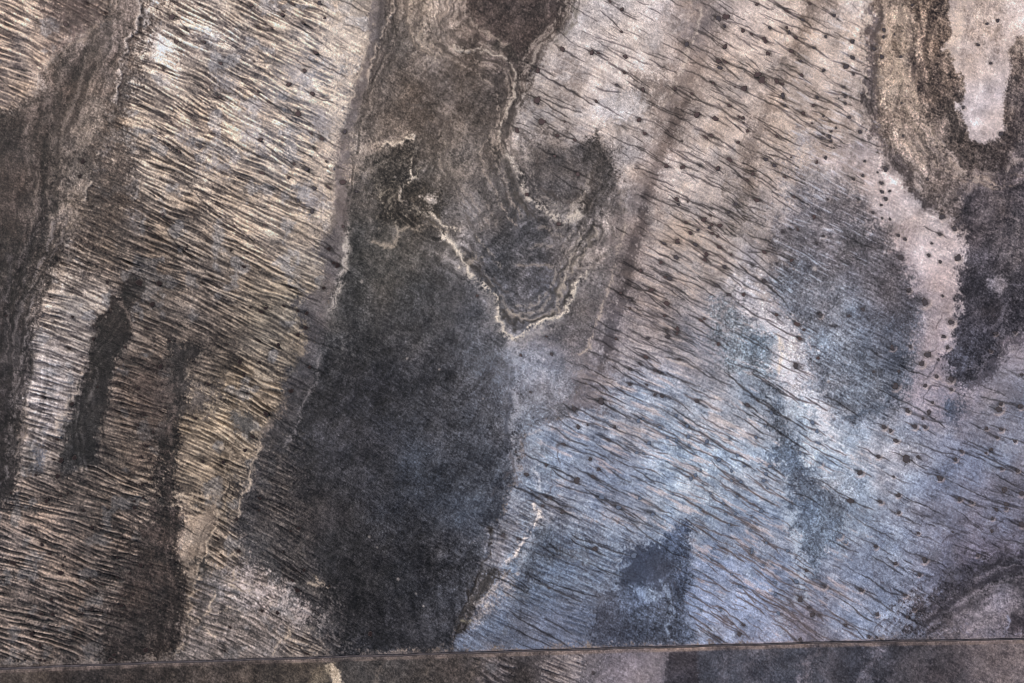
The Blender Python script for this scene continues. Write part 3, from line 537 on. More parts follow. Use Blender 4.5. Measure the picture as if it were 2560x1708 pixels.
line('B', [(500,680),(600,690),(680,740),(730,850),(740,950),(700,1040),(740,1120),(770,1200)], 5, (82,75,70), .4)
line('B', [(690,850),(720,950),(690,1020),(720,1110)], 4, (166,152,136), .5)
line('B', [(330,950),(380,935),(450,935),(500,905),(530,900)], 4.5, (206,190,166), .8, h=.6)
line('B', [(530,875),(545,910),(545,980),(525,1060),(520,1130),(560,1160)], 4, (204,192,172), .75, h=.5)
line('B', [(545,900),(540,1000),(545,1120)], 3, (56,50,46), .7)
line('B', [(560,1160),(480,1190),(440,1250),(455,1330),(550,1380),(650,1400),(720,1460),(820,1510)], 5.5, (196,184,164), .75, h=.6)
line('B', [(450,1340),(520,1360),(620,1430),(700,1500)], 4, (100,92,80), .6)
line('B', [(280,1180),(330,1260),(300,1320),(380,1380),(430,1500)], 3.5, (160,150,132), .5)
line('E', [(260,120),(330,145),(420,140),(440,40),(560,10),(640,20),(760,60)], 5, (172,158,138), .6)
line('E', [(430,0),(430,100)], 3.5, (160,150,136), .6)
line('E', [(740,130),(800,180),(870,250),(960,330),(1060,440),(1110,540),(1150,620),(1200,680)], 9, (62,58,54), .55)
line('E', [(700,60),(780,130),(830,220),(870,310),(960,390),(1050,450),(1090,530),(1090,610),(1120,690),(1170,750),(1220,740),(1290,680),(1400,640),(1510,600),(1550,520),(1590,390),(1680,290)], 6, (204,194,176), .85, h=1)
line('E', [(1150,560),(1210,600),(1300,620),(1420,600),(1490,560),(1480,480),(1520,390),(1600,250)], 5, (168,156,140), .6, h=.4)
line('E', [(1200,700),(1220,640),(1330,620),(1450,600)], 4, (62,60,58), .7)
line('E', [(1570,370),(1550,440),(1520,530)], 5, (60,58,56), .7)
for q in ([(850,250),(900,200),(950,210)], [(1600,60),(1560,200),(1480,330),(1480,460)], [(1680,60),(1620,200),(1560,300)], [(1700,0),(1690,140)], [(930,60),(1000,180),(1060,260)]):
    line('E', q, 4, (74,70,66), .55); line('E', [(x + 22, y + 8) for x, y in q], 4, (172,160,142), .45)
for q in ([(1200,270),(1300,270),(1440,265)], [(1300,150),(1430,160)], [(1350,20),(1500,60)]):
    line('E', q, 5, (164,150,134), .45)
line('E', [(1900,0),(1880,130),(1840,300),(1800,480),(1770,540),(1700,730),(1640,840)], 4, (178,164,150), .7)
line('E', [(1640,1030),(1620,1100),(1600,1170)], 5, (110,104,106), .5)
line('E', [(130,0),(95,90),(90,200),(80,320),(50,420),(0,560)], 7, (178,170,158), .65, h=.4)
line('D', [(2250,140),(2220,330),(2170,480),(2160,560)], 4.5, (186,178,170), .6)
line('D', [(2190,470),(2160,560)], 3, (70,68,72), .6)
line('D', [(2070,860),(2050,1050),(1980,1200),(1930,1320),(1880,1440)], 5, (142,138,138), .5)
line('E', [(1180,1100),(1190,1220),(1160,1380),(1200,1500),(1190,1567)], 7, (150,152,160), .5)
line('E', [(1160,1120),(1150,1300),(1140,1500)], 7, (64,68,84), .5)
line('E', [(1180,1400),(1290,1370),(1390,1340)], 3.5, (170,168,168), .5)
line('E', [(1600,1160),(1500,1180),(1480,1300),(1490,1480)], 4, (106,104,114), .3)
# lower middle ridge and cut
line('H', [(1180,0),(1170,100),(1190,180),(1100,260),(1060,330)], 4, (80,78,84), .6)
line('H', [(1340,150),(1330,230),(1370,300)], 8, (196,198,206), .6)
line('H', [(1330,410),(1370,470),(1350,510),(1300,540),(1270,600),(1230,680),(1210,720),(1160,780)], 6, (216,208,200), .85, h=1)
line('H', [(1130,850),(1080,920),(1030,980),(960,1060),(920,1110)], 5, (190,182,174), .6)
line('H', [(1060,560),(1030,650),(1010,760),(960,860),(910,960),(870,1060),(850,1130),(820,1230),(780,1320),(765,1360)], 3.5, (52,48,46), .8, h=-.5)
line('H', [(900,1120),(870,1180),(840,1230)], 7, (50,46,44), .8)
line('H', [(850,1150),(910,1155)], 5, (134,130,108), .7)
for q in ([(1130,200),(1300,320),(1440,400)], [(1440,180),(1430,330),(1350,350),(1240,390)], [(1480,0),(1490,150)], [(1510,490),(1510,700)]):
    line('H', q, 2, (76,72,76), .5)
# right side lips
line('C', [(1330,100),(1320,300),(1310,560),(1350,630)], 4, (206,190,172), .5)
line('F', [(440,190),(520,260),(480,380),(420,460)], 5, (190,182,172), .4)
line('F', [(740,740),(750,800),(780,860),(760,920),(740,980)], 5, (216,204,184), .6)
line('F', [(1000,590),(1030,640),(1140,680)], 3.5, (60,60,66), .7)
line('F', [(1130,460),(1080,540),(1040,570)], 3, (70,72,82), .5)
line('F', [(2210,890),(2280,870),(2350,850)], 2.2, (66,62,70), .8)
line('F', [(2130,1000),(2240,970),(2300,950),(2350,910)], 2, (76,72,80), .6)
line('F', [(1450,1190),(1300,1240),(1160,1280)], 5, (84,92,110), .6)
line('F', [(1850,560),(1810,600),(1780,680)], 2.4, (86,76,80), .6)
for q in ([(2210,480),(2260,400),(2350,300)], [(2100,680),(2200,640),(2240,500)], [(1950,930),(2080,930),(2120,850),(2040,800)]):
    line('F', q, 4, (120,116,128), .4)
for q in ([(1690,1180),(1730,1060),(1790,1060)], [(1700,1000),(1800,870)], [(1690,900),(1780,800)]):
    line('F', q, 2.4, (76,72,82), .6)
for q in ([(1580,960),(1700,890),(1830,830)], [(1350,1240),(1420,1180),(1500,1160)], [(1500,1010),(1400,880),(1360,860)], [(1650,1080),(1850,1080),(2050,960),(2150,880)],
          [(1810,640),(1930,590),(2050,540)], [(2130,560),(2250,500),(2350,470)], [(1440,1220),(1500,1170)], [(380,1210),(400,1150),(440,1200)], [(60,900),(100,1000),(180,1130)]):
    line('I', q, 2.2, (70,66,78), .6)
for q in ([(1800,1060),(1950,960),(2100,900),(2300,840)], [(1750,1150),(1900,1100),(2050,1050)], [(2220,820),(2350,760)]):
    line('I', q, 5, (62,58,68), .5)
line('I', [(2240,1110),(2250,1180),(2225,1265)], 3.5, (146,146,166), .7)
line('H', [(2140,900),(2190,1000),(2230,1100),(2200,1180),(2230,1290)], 4.5, (150,158,180), .6)
line('H', [(1830,960),(1890,820),(1950,760)], 5, (150,160,184), .5)
line('I', [(560,560),(570,700),(580,850)], 5, (110,120,144), .35)
line('C', [(0,700),(60,600),(130,380),(200,220),(250,60)], 4, (206,192,174), .5)
line('C', [(620,480),(680,440),(730,430)], 5, (216,204,186), .6)
line('C', [(740,440),(820,300),(900,200)], 4, (186,168,150), .5)
line('C', [(1010,90),(1100,40),(1160,0)], 5, (140,128,118), .5)
for q in ([(500,1000),(540,900),(620,700),(660,660)], [(380,1280),(400,1180),(460,1180)], [(600,900),(680,820)], [(700,60),(820,20)]):
    line('C', q, 3, (120,108,98), .45)
for q in ([(2200,1180),(2260,1060),(2350,960)], [(1900,1110),(2050,1150),(2150,1130)], [(1780,930),(1900,1060),(2050,1200)], [(1640,1060),(1640,1200),(1700,1270),(1800,1290)]):
    line('C', q, 5, (170,156,146), .5)
for q in ([(1500,0),(1450,300),(1560,500),(1700,760),(1800,980)], [(1600,0),(1560,250),(1620,560)], [(1450,420),(1480,650),(1560,900),(1700,1080)]):
    line('C', q, 9, (190,170,148), .35)
line('C', [(1385,0),(1400,150),(1400,300),(1380,420),(1400,620)], 5, (84,75,72), .6)
# scarp of the south-west
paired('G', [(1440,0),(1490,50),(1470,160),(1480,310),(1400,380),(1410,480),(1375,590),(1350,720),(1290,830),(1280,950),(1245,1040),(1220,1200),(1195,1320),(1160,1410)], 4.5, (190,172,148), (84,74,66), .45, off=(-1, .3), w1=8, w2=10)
line('G', [(1480,230),(1490,320),(1420,390)], 3, (60,54,50), .6)
for q in ([(1140,340),(1220,350),(1300,340),(1380,360)], [(1110,400),(1150,400),(1180,440)], [(1360,720),(1440,700),(1520,740)], [(1540,820),(1500,930),(1620,980)], [(1880,1200),(1890,1250),(1820,1290),(1770,1390)],
          [(1880,1250),(1960,1330),(2050,1390)], [(1300,1150),(1370,1080),(1400,980)], [(1430,1100),(1500,1080),(1570,1090)], [(1240,1120),(1280,1180),(1400,1260)], [(2020,920),(2130,930),(2050,880)],
          [(1690,0),(1650,150),(1600,330),(1560,480)]):
    line('G', q, 3.5, (196,178,154), .6, h=.3)
line('G', [(1350,1020),(1300,1090),(1320,1160)], 5, (80,76,74), .6)
line('G', [(1100,330),(1050,420),(1100,520),(1150,640)], 5, (50,45,42), .5)
line('G', [(550,420),(540,520),(580,700),(570,1000),(570,1420)], 6, (100,94,92), .35)
line('G', [(2200,1000),(2100,1160),(2200,1280),(2260,1390)], 4, (128,122,120), .5)
# south of the track: faint bands
for x0 in (60, 400, 560, 870, 980, 1080):
    line('W', [(x0 + 10,1520),(x0,1545),(x0 - 14,1600)], 6, (128,116,104), .35)

# ---------------------------------------------------------------- the pools, surveyed
POOLS = {
'A': "1120,110,28 1152,270,18 1335,270,14 1905,25,22 2085,22,20 1640,30,16 1845,90,18 1685,175,16 1730,158,10 1775,185,10 1980,150,12 2120,118,10 1440,415,16 1430,630,14 1065,455,10 2065,340,22 1990,462,14 1885,552,16 2040,612,16 1755,665,14 1945,740,22 2028,870,14 2100,905,18 2055,970,13 2250,860,16 1700,912,16 1310,955,18 1170,985,16 2130,1055,10 2000,1105,18 1710,1125,20 1920,1070,12 1885,1160,12 1770,1238,16 2050,1228,18 2145,1218,18 2238,1190,24 1945,1312,16 2038,1380,18 2240,1480,10 1725,1472,14 1525,1480,14 1065,1400,12 1105,1445,12 975,1490,16 540,1055,18 520,1150,14 430,160,18 40,160,12 120,490,10 1685,600,9 1690,1025,9 1660,400,8",
'B': "1815,10,10 1893,60,14 1890,207,10 1505,320,18 1345,462,16 1295,462,8 1695,345,18 1740,342,16 1915,370,16 1340,655,24 1370,795,26 1208,852,22 1470,885,16 1585,915,14 1455,1020,14 1605,1138,18 1272,1270,14 1480,1462,18 1865,555,16 1908,475,14 1725,662,14 2030,585,16 2240,578,14 2315,290,24 2005,782,18 2042,872,16 2185,1082,22 2290,1092,20 2250,1302,16 2262,1335,14 2322,1318,8 2310,1450,16 2285,920,8 1520,795,8 75,1190,20 160,1250,12",
'C': "605,30,14 955,25,12 1110,100,15 800,75,18 905,130,18 405,110,24 355,120,20 395,170,16 690,182,14 802,180,12 817,212,16 862,245,13 572,218,16 515,200,14 655,250,16 662,272,16 1055,240,14 1230,270,17 978,312,12 832,335,16 678,350,16 398,305,16 148,290,20 895,398,12 1230,375,20 1190,435,20 1043,458,17 900,492,15 1238,485,10 355,400,24 400,405,16 360,445,20 612,485,24 640,525,28 735,530,18 775,548,14 520,580,24 465,567,8 320,545,14 775,625,18 1000,635,14 975,688,15 1180,627,15 1183,675,13 1140,643,6 1172,568,12 790,690,14 910,738,18 183,612,12 425,690,14 215,750,20 335,775,20 490,765,16 515,770,16 520,800,8 1040,760,8 1210,765,12 965,805,8 1123,835,11 1092,858,10 1042,873,9 1080,890,14 1027,903,14 1090,920,13 1065,953,6 1110,962,5 1280,860,16 545,855,12 735,888,14 270,895,22 310,885,16 485,930,18 665,1040,18 720,1080,18 430,1040,24 350,1100,18 235,1078,16 125,1092,22 18,1083,20 997,1060,16 790,1157,12 580,1135,14 545,1180,10 82,1298,18 98,1335,16 155,1315,10 470,1330,18 605,1310,18 850,1283,14 1310,1052,10 1298,1145,13 1238,1172,12 1393,1125,8 1420,1195,15 1445,1105,20 1423,1253,14 1473,1248,12 1448,1298,15 1418,1338,10 1070,1302,9 1268,1302,12 1365,1385,16 1425,1425,10 1475,1430,10 980,1415,17 420,1385,12 305,1408,12 260,1435,20 145,1450,18 312,1468,14 365,1472,20 297,1487,12 172,1522,17 222,1502,12 315,1525,16 350,1542,14 775,1512,14 828,1497,9 873,1498,11 1800,1530,16 1895,1492,18 1815,1415,22 1815,1375,10 1720,1170,12 1797,1285,7 1560,888,13 1545,370,12 1435,195,18 1432,240,12 1370,318,18 1422,370,16 1505,222,9 1620,32,11 2178,135,13 2108,155,11 2050,292,13 2133,412,12 1952,702,14 2200,873,17 1550,672,9 1055,1030,12 830,1027,8",
'F': "90,112,20 205,132,16 275,200,16 265,235,20 360,150,20 395,280,18 440,200,12 78,218,18 38,355,20 18,520,22 20,700,14 25,735,16 88,685,20 85,715,14 345,402,18 425,465,18 520,462,16 655,185,20 655,372,18 578,270,12 833,238,18 998,126,10 1040,80,12 1748,127,11 1575,100,13 1530,75,13 1545,220,20 1728,205,17 1803,247,13 1918,222,22 1600,430,18 1705,510,28 1820,470,10 1873,642,24 1825,735,16 1850,805,16 1722,855,24 1683,912,20 1790,885,9 1607,800,12 1490,808,18 1300,558,14 1208,602,14 1020,595,16 868,655,20 887,750,20 735,595,14 912,692,9 1005,875,12 1370,965,11 1533,962,12 1510,1060,24 1705,1055,14 1780,997,14 1873,1015,22 1875,1080,16 1590,1220,17 1730,1228,16 1437,1325,18 1480,1350,14 1635,1320,20 1703,1325,14 1690,1270,10 1755,1165,9 1515,1415,16 2290,1418,12 2200,1340,16 2105,1335,12 2175,1392,10 2185,1210,26 2200,1175,14 2330,1190,18 2335,985,14 2290,708,12 2165,715,14 2130,828,10 355,785,14 240,628,16 262,620,12 97,885,14 860,925,22 545,1185,18 215,1157,18 80,1250,15 150,1320,17 80,1415,16 22,1395,14 280,1420,15 165,1445,14 600,1395,12 430,1400,9 660,1320,10 970,1297,18 1000,1355,18 1005,1430,20 700,1235,14 612,1155,9",
'I': "195,70,14 358,108,18 480,80,20 205,208,16 175,232,16 240,175,9 440,182,14 440,245,13 503,253,13 305,328,11 525,150,14 690,150,18 665,202,14 668,172,9 650,245,16 676,295,11 478,348,13 390,393,14 403,463,12 468,460,12 635,443,17 58,330,10 240,435,9 425,533,13 580,482,10 605,533,12 565,568,11 668,652,12 808,702,15 575,698,16 572,715,13 328,690,12 233,713,9 93,796,11 443,857,12 498,937,17 537,945,9 728,910,12 648,795,11 708,797,9 725,985,13 930,832,14 863,903,15 890,1022,19 1047,935,18 203,1000,7 243,1097,10 372,1090,12 517,1190,16 355,1272,20 490,1252,18 745,1112,17 890,1285,16 968,1120,18 940,1072,9 1018,1122,9 1185,1187,14 1338,1265,13 1390,1268,10 1590,1133,14 1632,1087,14 1393,1117,14 1573,992,16 1290,957,14 1668,860,13 1512,785,12 1700,762,20 1382,675,14 2048,732,12 1662,588,12 1885,583,8 2140,575,13 1413,383,15 1218,378,20 1530,340,15 1280,195,21 1800,230,18 1583,105,32 1398,85,16 1660,90,13 1905,105,14 1945,57,14 2137,42,14 2102,65,9 2205,165,12 2310,180,12 1930,370,14 2225,305,18 2335,328,20 2237,400,14 2235,425,12 2170,435,13 2145,490,12 2335,530,20 990,400,18 898,360,16 1147,607,19 1187,648,11 888,62,14 1020,132,16 175,862,13 158,905,15 1500,218,9 1535,455,12 2005,385,16 105,25,14 735,110,14",
'E': "2168,125,16 2150,250,16 2247,218,14 2265,110,20 2015,305,14 2205,357,18 2175,345,12 2085,430,22 2185,520,22 1943,497,16 1885,450,12 1945,550,10 2265,690,26 2260,885,16 2190,700,16 2197,735,16 2063,745,14 1853,750,10 2170,600,12 2050,865,18 2010,915,16 2110,962,20 2140,965,16 1950,945,14 1945,1048,14 2052,1048,14 2108,1115,15 2155,1123,15 1757,1158,22 1583,1205,20 2245,1250,15 2315,1320,16 2140,1328,17 2068,1430,17 2245,1418,15 2190,1405,12 2325,1390,16 2000,1285,18 2032,1272,10 1845,1325,14 1608,1325,16 1668,1312,9 1510,1440,20 1805,1410,14 1990,1497,18 2035,1497,14 1685,1535,14 1200,1490,9 1400,735,9 1433,850,14 1232,858,10 1295,1098,8 948,468,13 35,270,20 10,255,14",
'D': "2145,163,18 2205,270,17 2175,262,14 2113,418,16 1885,412,14 1588,280,18 1508,172,12 1612,190,10 1530,15,16 1725,8,12 1375,340,16 1318,380,14 1215,160,12 975,30,14 1735,547,18 1703,572,20 1850,537,13 1635,545,9 2003,582,15 1945,567,12 1995,678,18 1942,727,18 1817,790,15 1688,757,12 2020,935,17 1900,1090,18 1565,900,18 1690,903,11 1478,787,10 1590,982,12 1612,1108,18 1735,1240,20 1645,1392,20 1600,1478,13 1360,1045,18 1278,1272,18 1105,765,14 1048,932,20 910,385,28 1040,388,24 995,525,26 700,380,12 445,815,18 475,605,12 820,805,12 955,680,22 900,1075,16 915,1125,18 940,1250,18 900,1315,16 1000,1360,14 950,1447,14 925,1520,14 1325,1550,14 1458,1555,12 280,1125,12 470,1175,18 370,1410,18 400,1545,18 355,1535,14 487,1527,20 610,750,16 635,1065,12 40,600,13",
'G': "375,215,22 303,378,18 235,208,12 395,345,15 443,330,12 875,383,14 878,420,18 932,92,18 1692,365,16 1690,440,10 1543,498,13 1560,705,18 1950,555,14 1898,575,11 1985,830,15 1907,898,16 1943,960,20 2003,1375,20 2150,930,7 1812,1108,14 1710,1095,11 1415,622,11 275,662,16 325,722,14 85,778,26 398,845,20 410,797,11 505,740,10 425,740,7 765,745,16 847,853,10 765,880,14 668,925,18 630,965,11 588,878,8 918,800,16 985,795,9 870,985,12 525,1015,15 393,1018,13 335,1018,14 270,1120,20 345,1118,14 187,1127,14 598,1088,13 790,1060,18 820,1088,9 540,1112,11 490,1247,16 208,1245,20 262,1318,17 952,1352,20 745,1382,15 722,1412,18 263,1415,11 293,1418,9 162,1412,8 508,1413,10 600,550,14 235,572,14 1500,1205,12 1465,1355,10 715,215,20 930,270,12 935,355,14 985,230,12 1850,710,9 70,325,9 545,440,14",
'H': "1683,103,14 1398,143,13 1270,205,17 1740,172,16 1708,218,22 1600,245,22 2048,203,10 2003,242,9 2345,230,14 2225,328,10 2010,360,16 1758,358,26 1870,420,18 2092,467,16 1425,360,18 1373,412,14 1505,450,18 1118,605,18 1220,622,14 1970,733,22 2260,797,11 1885,858,15 2325,908,14 1718,690,16 1415,948,10 250,1245,18 1705,1503,12"}
pools = []
for pn, s in POOLS.items():
    for t in s.split():
        x, y, r = map(float, t.split(',')); (u, v), = P(pn, [(x, y)]); r *= K
        if all((u - a) ** 2 + (v - b) ** 2 > 36 for a, b, c in pools): pools.append((u, v, r))
def is_blue(u, v):
    return 1500 < u < 2120 and 1020 < v < 1560 and not (u < 1560 and v < 1200) and not (u > 2000 and v > 1400)

# ---------------------------------------------------------------- dark rills cut along the flow
RILL = np.zeros((NY, NX), np.float32)
rr = random.Random(5)
wobn = np.random.default_rng(99)
def angle(u, v):
    j = min(max(int((v - V0) / STEP), 0), NY - 1); i = min(max(int((u - U0) / STEP), 0), NX - 1)
    return math.atan(float(SLOPE[j, i])), j, i
def rill(u, v, L, wd, a, back=.5):
    """tapered meandering cut through (u,v); L length, wd half width"""
    n = max(4, int(L / 11)); pts = []
    th0, j, i = angle(u, v)
    x, y = u - math.cos(th0) * L * back, v - math.sin(th0) * L * back
    dev = rr.gauss(0, .06)
    for k in range(n + 1):
        pts.append((x, y)); th, _, _ = angle(x, y)
        dev = dev * .55 + rr.gauss(0, .12)
        x += math.cos(th + dev) * L / n; y += math.sin(th + dev) * L / n
    sl_ = win(pts, wd * 3 + 3)
    if sl_[0].stop - sl_[0].start < 2 or sl_[1].stop - sl_[1].start < 2: return
    X = UU[sl_] + 1.3 * WX2[sl_]; Y = VV[sl_] + 1.3 * WY2[sl_]; m = np.zeros(X.shape, np.float32)
    for k in range(n):
        d, t = segdist(X, Y, pts[k], pts[k + 1]); s = (k + t) / n
        wl = wd * (np.clip(np.sin(np.pi * np.clip(s, .01, .99)), 0, 1) ** .6) * (1 + .3 * math.sin(k * 1.9 + u))
        m = np.maximum(m, np.clip(1.25 - d / (wl + .35), 0, 1) * np.clip(wl, 0, 1))
    RILL[sl_] = np.maximum(RILL[sl_], m * a)
for (u, v, r) in pools:
    j = min(int((v - V0) / STEP), NY - 1); i = min(int((u - U0) / STEP), NX - 1)
    if DS[j, i] > .25 or (ST[j, i] > .6 and rr.random() < .4):
        rill(u, v, rr.uniform(50, 130), rr.uniform(1.4, 2.6), rr.uniform(.55, .95), rr.uniform(.3, .7))
cnt = 0
for k in range(9000):
    u = rr.uniform(U0, U1); v = rr.uniform(V0, 1640 if True else V1)
    j = min(int((v - V0) / STEP), NY - 1); i = min(int((u - U0) / STEP), NX - 1)
    if v > np.interp(u, [p[0] for p in TR], [p[1] for p in TR]) - 8: continue
    if rr.random() < DS[j, i] * .62:
        big = rr.random() < .2
        rill(u, v, rr.uniform(70, 170) if big else rr.uniform(22, 80), rr.uniform(1.4, 2.3) if big else rr.uniform(.7, 1.35), rr.uniform(.7, 1.0) if big else rr.uniform(.4, .9)); cnt += 1
TRACED = {
'C': '180,190 300,240 400,310;710,0 800,80 905,130 985,195;1010,30 1110,100 1170,150;440,210 520,270 620,340;180,290 260,330 350,380;330,350 420,410 560,470 650,530 760,600;160,405 260,430 370,485;390,460 450,480 510,530;130,460 220,490 320,545 420,650 490,690 570,750;400,560 450,600 520,650;525,600 640,650 740,695 850,750;100,600 200,650 300,680 420,740;60,690 150,740 240,765;390,760 440,800 540,880;570,880 700,960 850,1060;650,830 740,890 810,940;0,790 60,800 150,850;180,830 300,880 400,940 520,1025;0,860 60,900 130,935;20,960 130,1040 240,1085 340,1150;340,1040 450,1100 540,1190 600,1240;430,1060 520,1110 640,1170 760,1250;100,1120 220,1160 330,1220 420,1250;250,1040 330,1090 400,1140;690,1270 780,1330 885,1390;790,1240 880,1300 980,1360;400,1270 470,1330 530,1370;0,1330 120,1360 230,1410 330,1490;130,1300 260,1340 420,1400 520,1480;400,1490 480,1550',
'E': '1860,240 1980,290 2100,360 2200,400 2350,480;1990,170 2080,210 2170,260;1880,370 1980,420 2080,440 2200,500;1850,440 1940,490 2000,520;1700,740 1810,790 1920,860;1650,820 1760,860 1850,900 1950,945;1620,1010 1720,1030 1830,1110;1650,1130 1750,1160 1850,1220 1960,1280;1390,1310 1480,1350 1560,1420 1700,1455;1640,1460 1760,1510 1850,1567;1780,1020 1900,1100 2050,1170;1950,810 2050,860 2160,920;1740,1390 1850,1430 1960,1500;1550,1190 1650,1230 1750,1290 1850,1320;2090,290 2170,340 2260,390;1960,540 2080,590 2180,630 2300,680;2060,740 2150,760 2260,790;2170,960 2260,1010 2350,1050',
'F': '0,370 100,430 180,490 300,540;250,240 350,290 440,350 520,420;0,120 100,200 200,260;470,240 560,330 700,420 800,520;200,340 300,390 400,440;380,950 480,1040 600,1140 720,1220 850,1300 950,1360;560,960 660,1030 780,1110 900,1160;560,1225 640,1270 740,1350 860,1430 960,1500;0,970 120,1020 250,1070;60,1260 160,1320 300,1400 420,1480;900,1120 1000,1180 1080,1230;500,730 560,760 620,800;120,640 230,690 300,740;540,180 640,190;330,20 430,130 560,210 720,360 800,400;0,870 120,890 220,950 320,1010;120,1100 200,1150 300,1210;440,480 600,600 760,660',
'H': '1570,150 1680,210 1800,280 1950,350;1640,290 1750,360 1880,430 2000,500;1180,280 1300,330 1400,400 1520,450 1640,510;1640,610 1750,670 1860,710 1960,740;1880,430 2010,570 2160,670;1290,860 1400,930 1520,990 1640,1040;1150,860 1220,900 1300,960;2050,390 2150,440 2240,470;1210,440 1310,500 1420,560;1180,1120 1300,1190 1450,1270 1530,1320;1160,270 1260,320 1330,340;1720,0 1830,70 1950,120;1400,150 1500,190 1600,240;1800,160 1880,230 1960,260;1550,620 1640,680 1730,700;1390,640 1480,700 1560,730',
'I': '60,330 180,390 300,470 460,545;160,515 280,560 400,610 520,640;330,660 430,710 540,790;560,800 640,860 720,910;480,345 580,400 690,470;950,870 1060,930 1160,990 1280,1055;740,1065 870,1150 960,1230 1050,1290;1250,1100 1370,1175;1180,900 1300,970 1430,1055 1530,1120;1250,840 1370,900 1450,970 1560,1000;1340,730 1470,800 1580,870;1600,440 1700,485;1700,520 1780,550;1880,340 2000,380 2130,440;510,950 610,1050;230,710 330,770 440,850 530,930;320,1050 420,1110 530,1190;1150,1200 1310,1290;1020,1050 1120,1120 1250,1210 1320,1290;0,110 120,180 260,240;340,240 450,310 560,380;700,150 800,230;140,1110 260,1180 330,1240;560,560 650,620 780,750;2170,220 2260,260 2340,290;1550,750 1640,810;1440,740 1520,790 1600,850',
'B': '1345,470 1420,520 1500,560 1640,640 1720,700;2250,580 2350,640;2000,1250 2120,1300 2240,1350;1950,940 2050,990 2170,1070;2200,960 2290,1010 2350,1050;1500,320 1560,350 1620,390;1700,560 1800,600 1890,600;1840,1480 1950,1540;1960,1090 2070,1120 2150,1160;2060,380 2180,450 2260,480;1740,60 1850,150 1900,210;1380,640 1500,700 1640,740;1190,790 1290,830',
'D': '1810,0 1960,60 2140,165;2060,190 2180,245;1900,440 2020,480 2110,520;1880,300 2010,370 2130,425;2020,590 2130,650;1740,560 1850,650 1960,735 2080,780;1690,755 1800,800 1900,860 2020,935;1690,905 1790,950 1950,1030 2120,1130 2200,1180;1740,1250 1850,1330 2000,1440 2150,1550;1360,1040 1500,1100 1640,1170 1740,1240;1060,0 1150,130 1300,270 1400,370 1560,430;1640,200 1760,290 1900,350 2000,440;1400,350 1600,450 1750,540 1820,570;1200,320 1350,430 1500,540 1700,650',
'A': '1180,0 1400,140 1560,180 1880,300;1140,90 1250,230 1480,290;1160,460 1300,520 1420,600 1560,620;1760,670 1860,740 1960,760;2110,1040 2300,1130;1950,750 2060,830;1180,1160 1300,1290 1400,1390 1560,1430;620,760 760,830 900,900 1080,990;850,1310 950,1340 1060,1430 1200,1567;2040,610 2160,650;1450,540 1600,650 1760,720'}
for pn, ss in TRACED.items():
    for q in ss.split(';'):
        q = P(pn, [tuple(map(float, t_.split(','))) for t_ in q.split()])
        # round the corners and let the cut wander a little
        L_ = [0]
        for k in range(1, len(q)): L_.append(L_[-1] + math.hypot(q[k][0] - q[k-1][0], q[k][1] - q[k-1][1]))
        n = max(5, int(L_[-1] / 9)); pts = []
        for k in range(n + 1):
            tt = [min(max((k + o_) / n, 0), 1) * L_[-1] for o_ in (-.8, 0, .8)]
            pts.append((sum(np.interp(a_, L_, [p[0] for p in q]) for a_ in tt) / 3 + rr.gauss(0, .6), sum(np.interp(a_, L_, [p[1] for p in q]) for a_ in tt) / 3 + rr.gauss(0, .6)))
        wd = rr.uniform(1.6, 2.7) * min(1.15, .75 + L_[-1] / 350); stg = rr.uniform(.75, 1.0) * (.8 if pn in 'AD' else 1)
        sl_ = win(pts, wd * 3 + 3)
        X = UU[sl_] + 1.5 * WX2[sl_]; Y = VV[sl_] + 1.5 * WY2[sl_]; m = np.zeros(X.shape, np.float32); ph = rr.uniform(0, 6)
        for k in range(n):
            d, t_ = segdist(X, Y, pts[k], pts[k + 1]); s_ = (k + t_) / n
            wl = wd * (np.clip(np.sin(np.pi * np.clip(s_, .01, .99)), 0, 1) ** .5) * (1 + .35 * math.sin(k * 1.3 + ph))
            m = np.maximum(m, np.clip(1.25 - d / (wl + .35), 0, 1) * np.clip(wl, 0, 1))
        RILL[sl_] = np.maximum(RILL[sl_], m * stg)
dark = np.minimum(COL * .42 + np.array((10, 9, 10), np.float32), np.array((84, 76, 80), np.float32))
# rills in the far south-east are filled with tawny silt
_, zm = polymask(ext(P('I', [(150,200),(700,250),(1000,850),(1300,1300),(200,1320),(200,700)])), 60, 20, 6)
full[:] = 0; full[_] = zm
dark = dark * (1 - .6 * full[..., None]) + np.array((104, 88, 80), np.float32) * .6 * full[..., None]
m3 = np.clip(RILL, 0, 1)[..., None] * .92
COL = COL * (1 - m3) + dark * m3
HT -= RILL * .45

# dark halo round each pool; sunlit lower-right lip painted on far-right ones
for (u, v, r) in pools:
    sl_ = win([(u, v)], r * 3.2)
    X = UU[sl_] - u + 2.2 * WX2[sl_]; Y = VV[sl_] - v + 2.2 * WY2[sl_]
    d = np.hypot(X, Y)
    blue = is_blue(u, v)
    th, j, i = angle(u, v); al = (X * math.cos(th) + Y * math.sin(th)); ac = (-X * math.sin(th) + Y * math.cos(th))
    m = np.clip(1.35 - np.hypot(al * .62, ac) / (r * 1.05), 0, 1) * (.35 if blue else .55)
    COL[sl_] *= (1 - m * .55)[..., None]
    HT[sl_] -= np.clip(1.4 - d / r, 0, 1) * .25
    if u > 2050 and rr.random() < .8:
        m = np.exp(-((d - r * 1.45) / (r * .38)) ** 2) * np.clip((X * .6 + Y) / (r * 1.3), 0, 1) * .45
        m3 = m[..., None]; COL[sl_] = COL[sl_] * (1 - m3) + np.array((204, 184, 172), np.float32) * m3
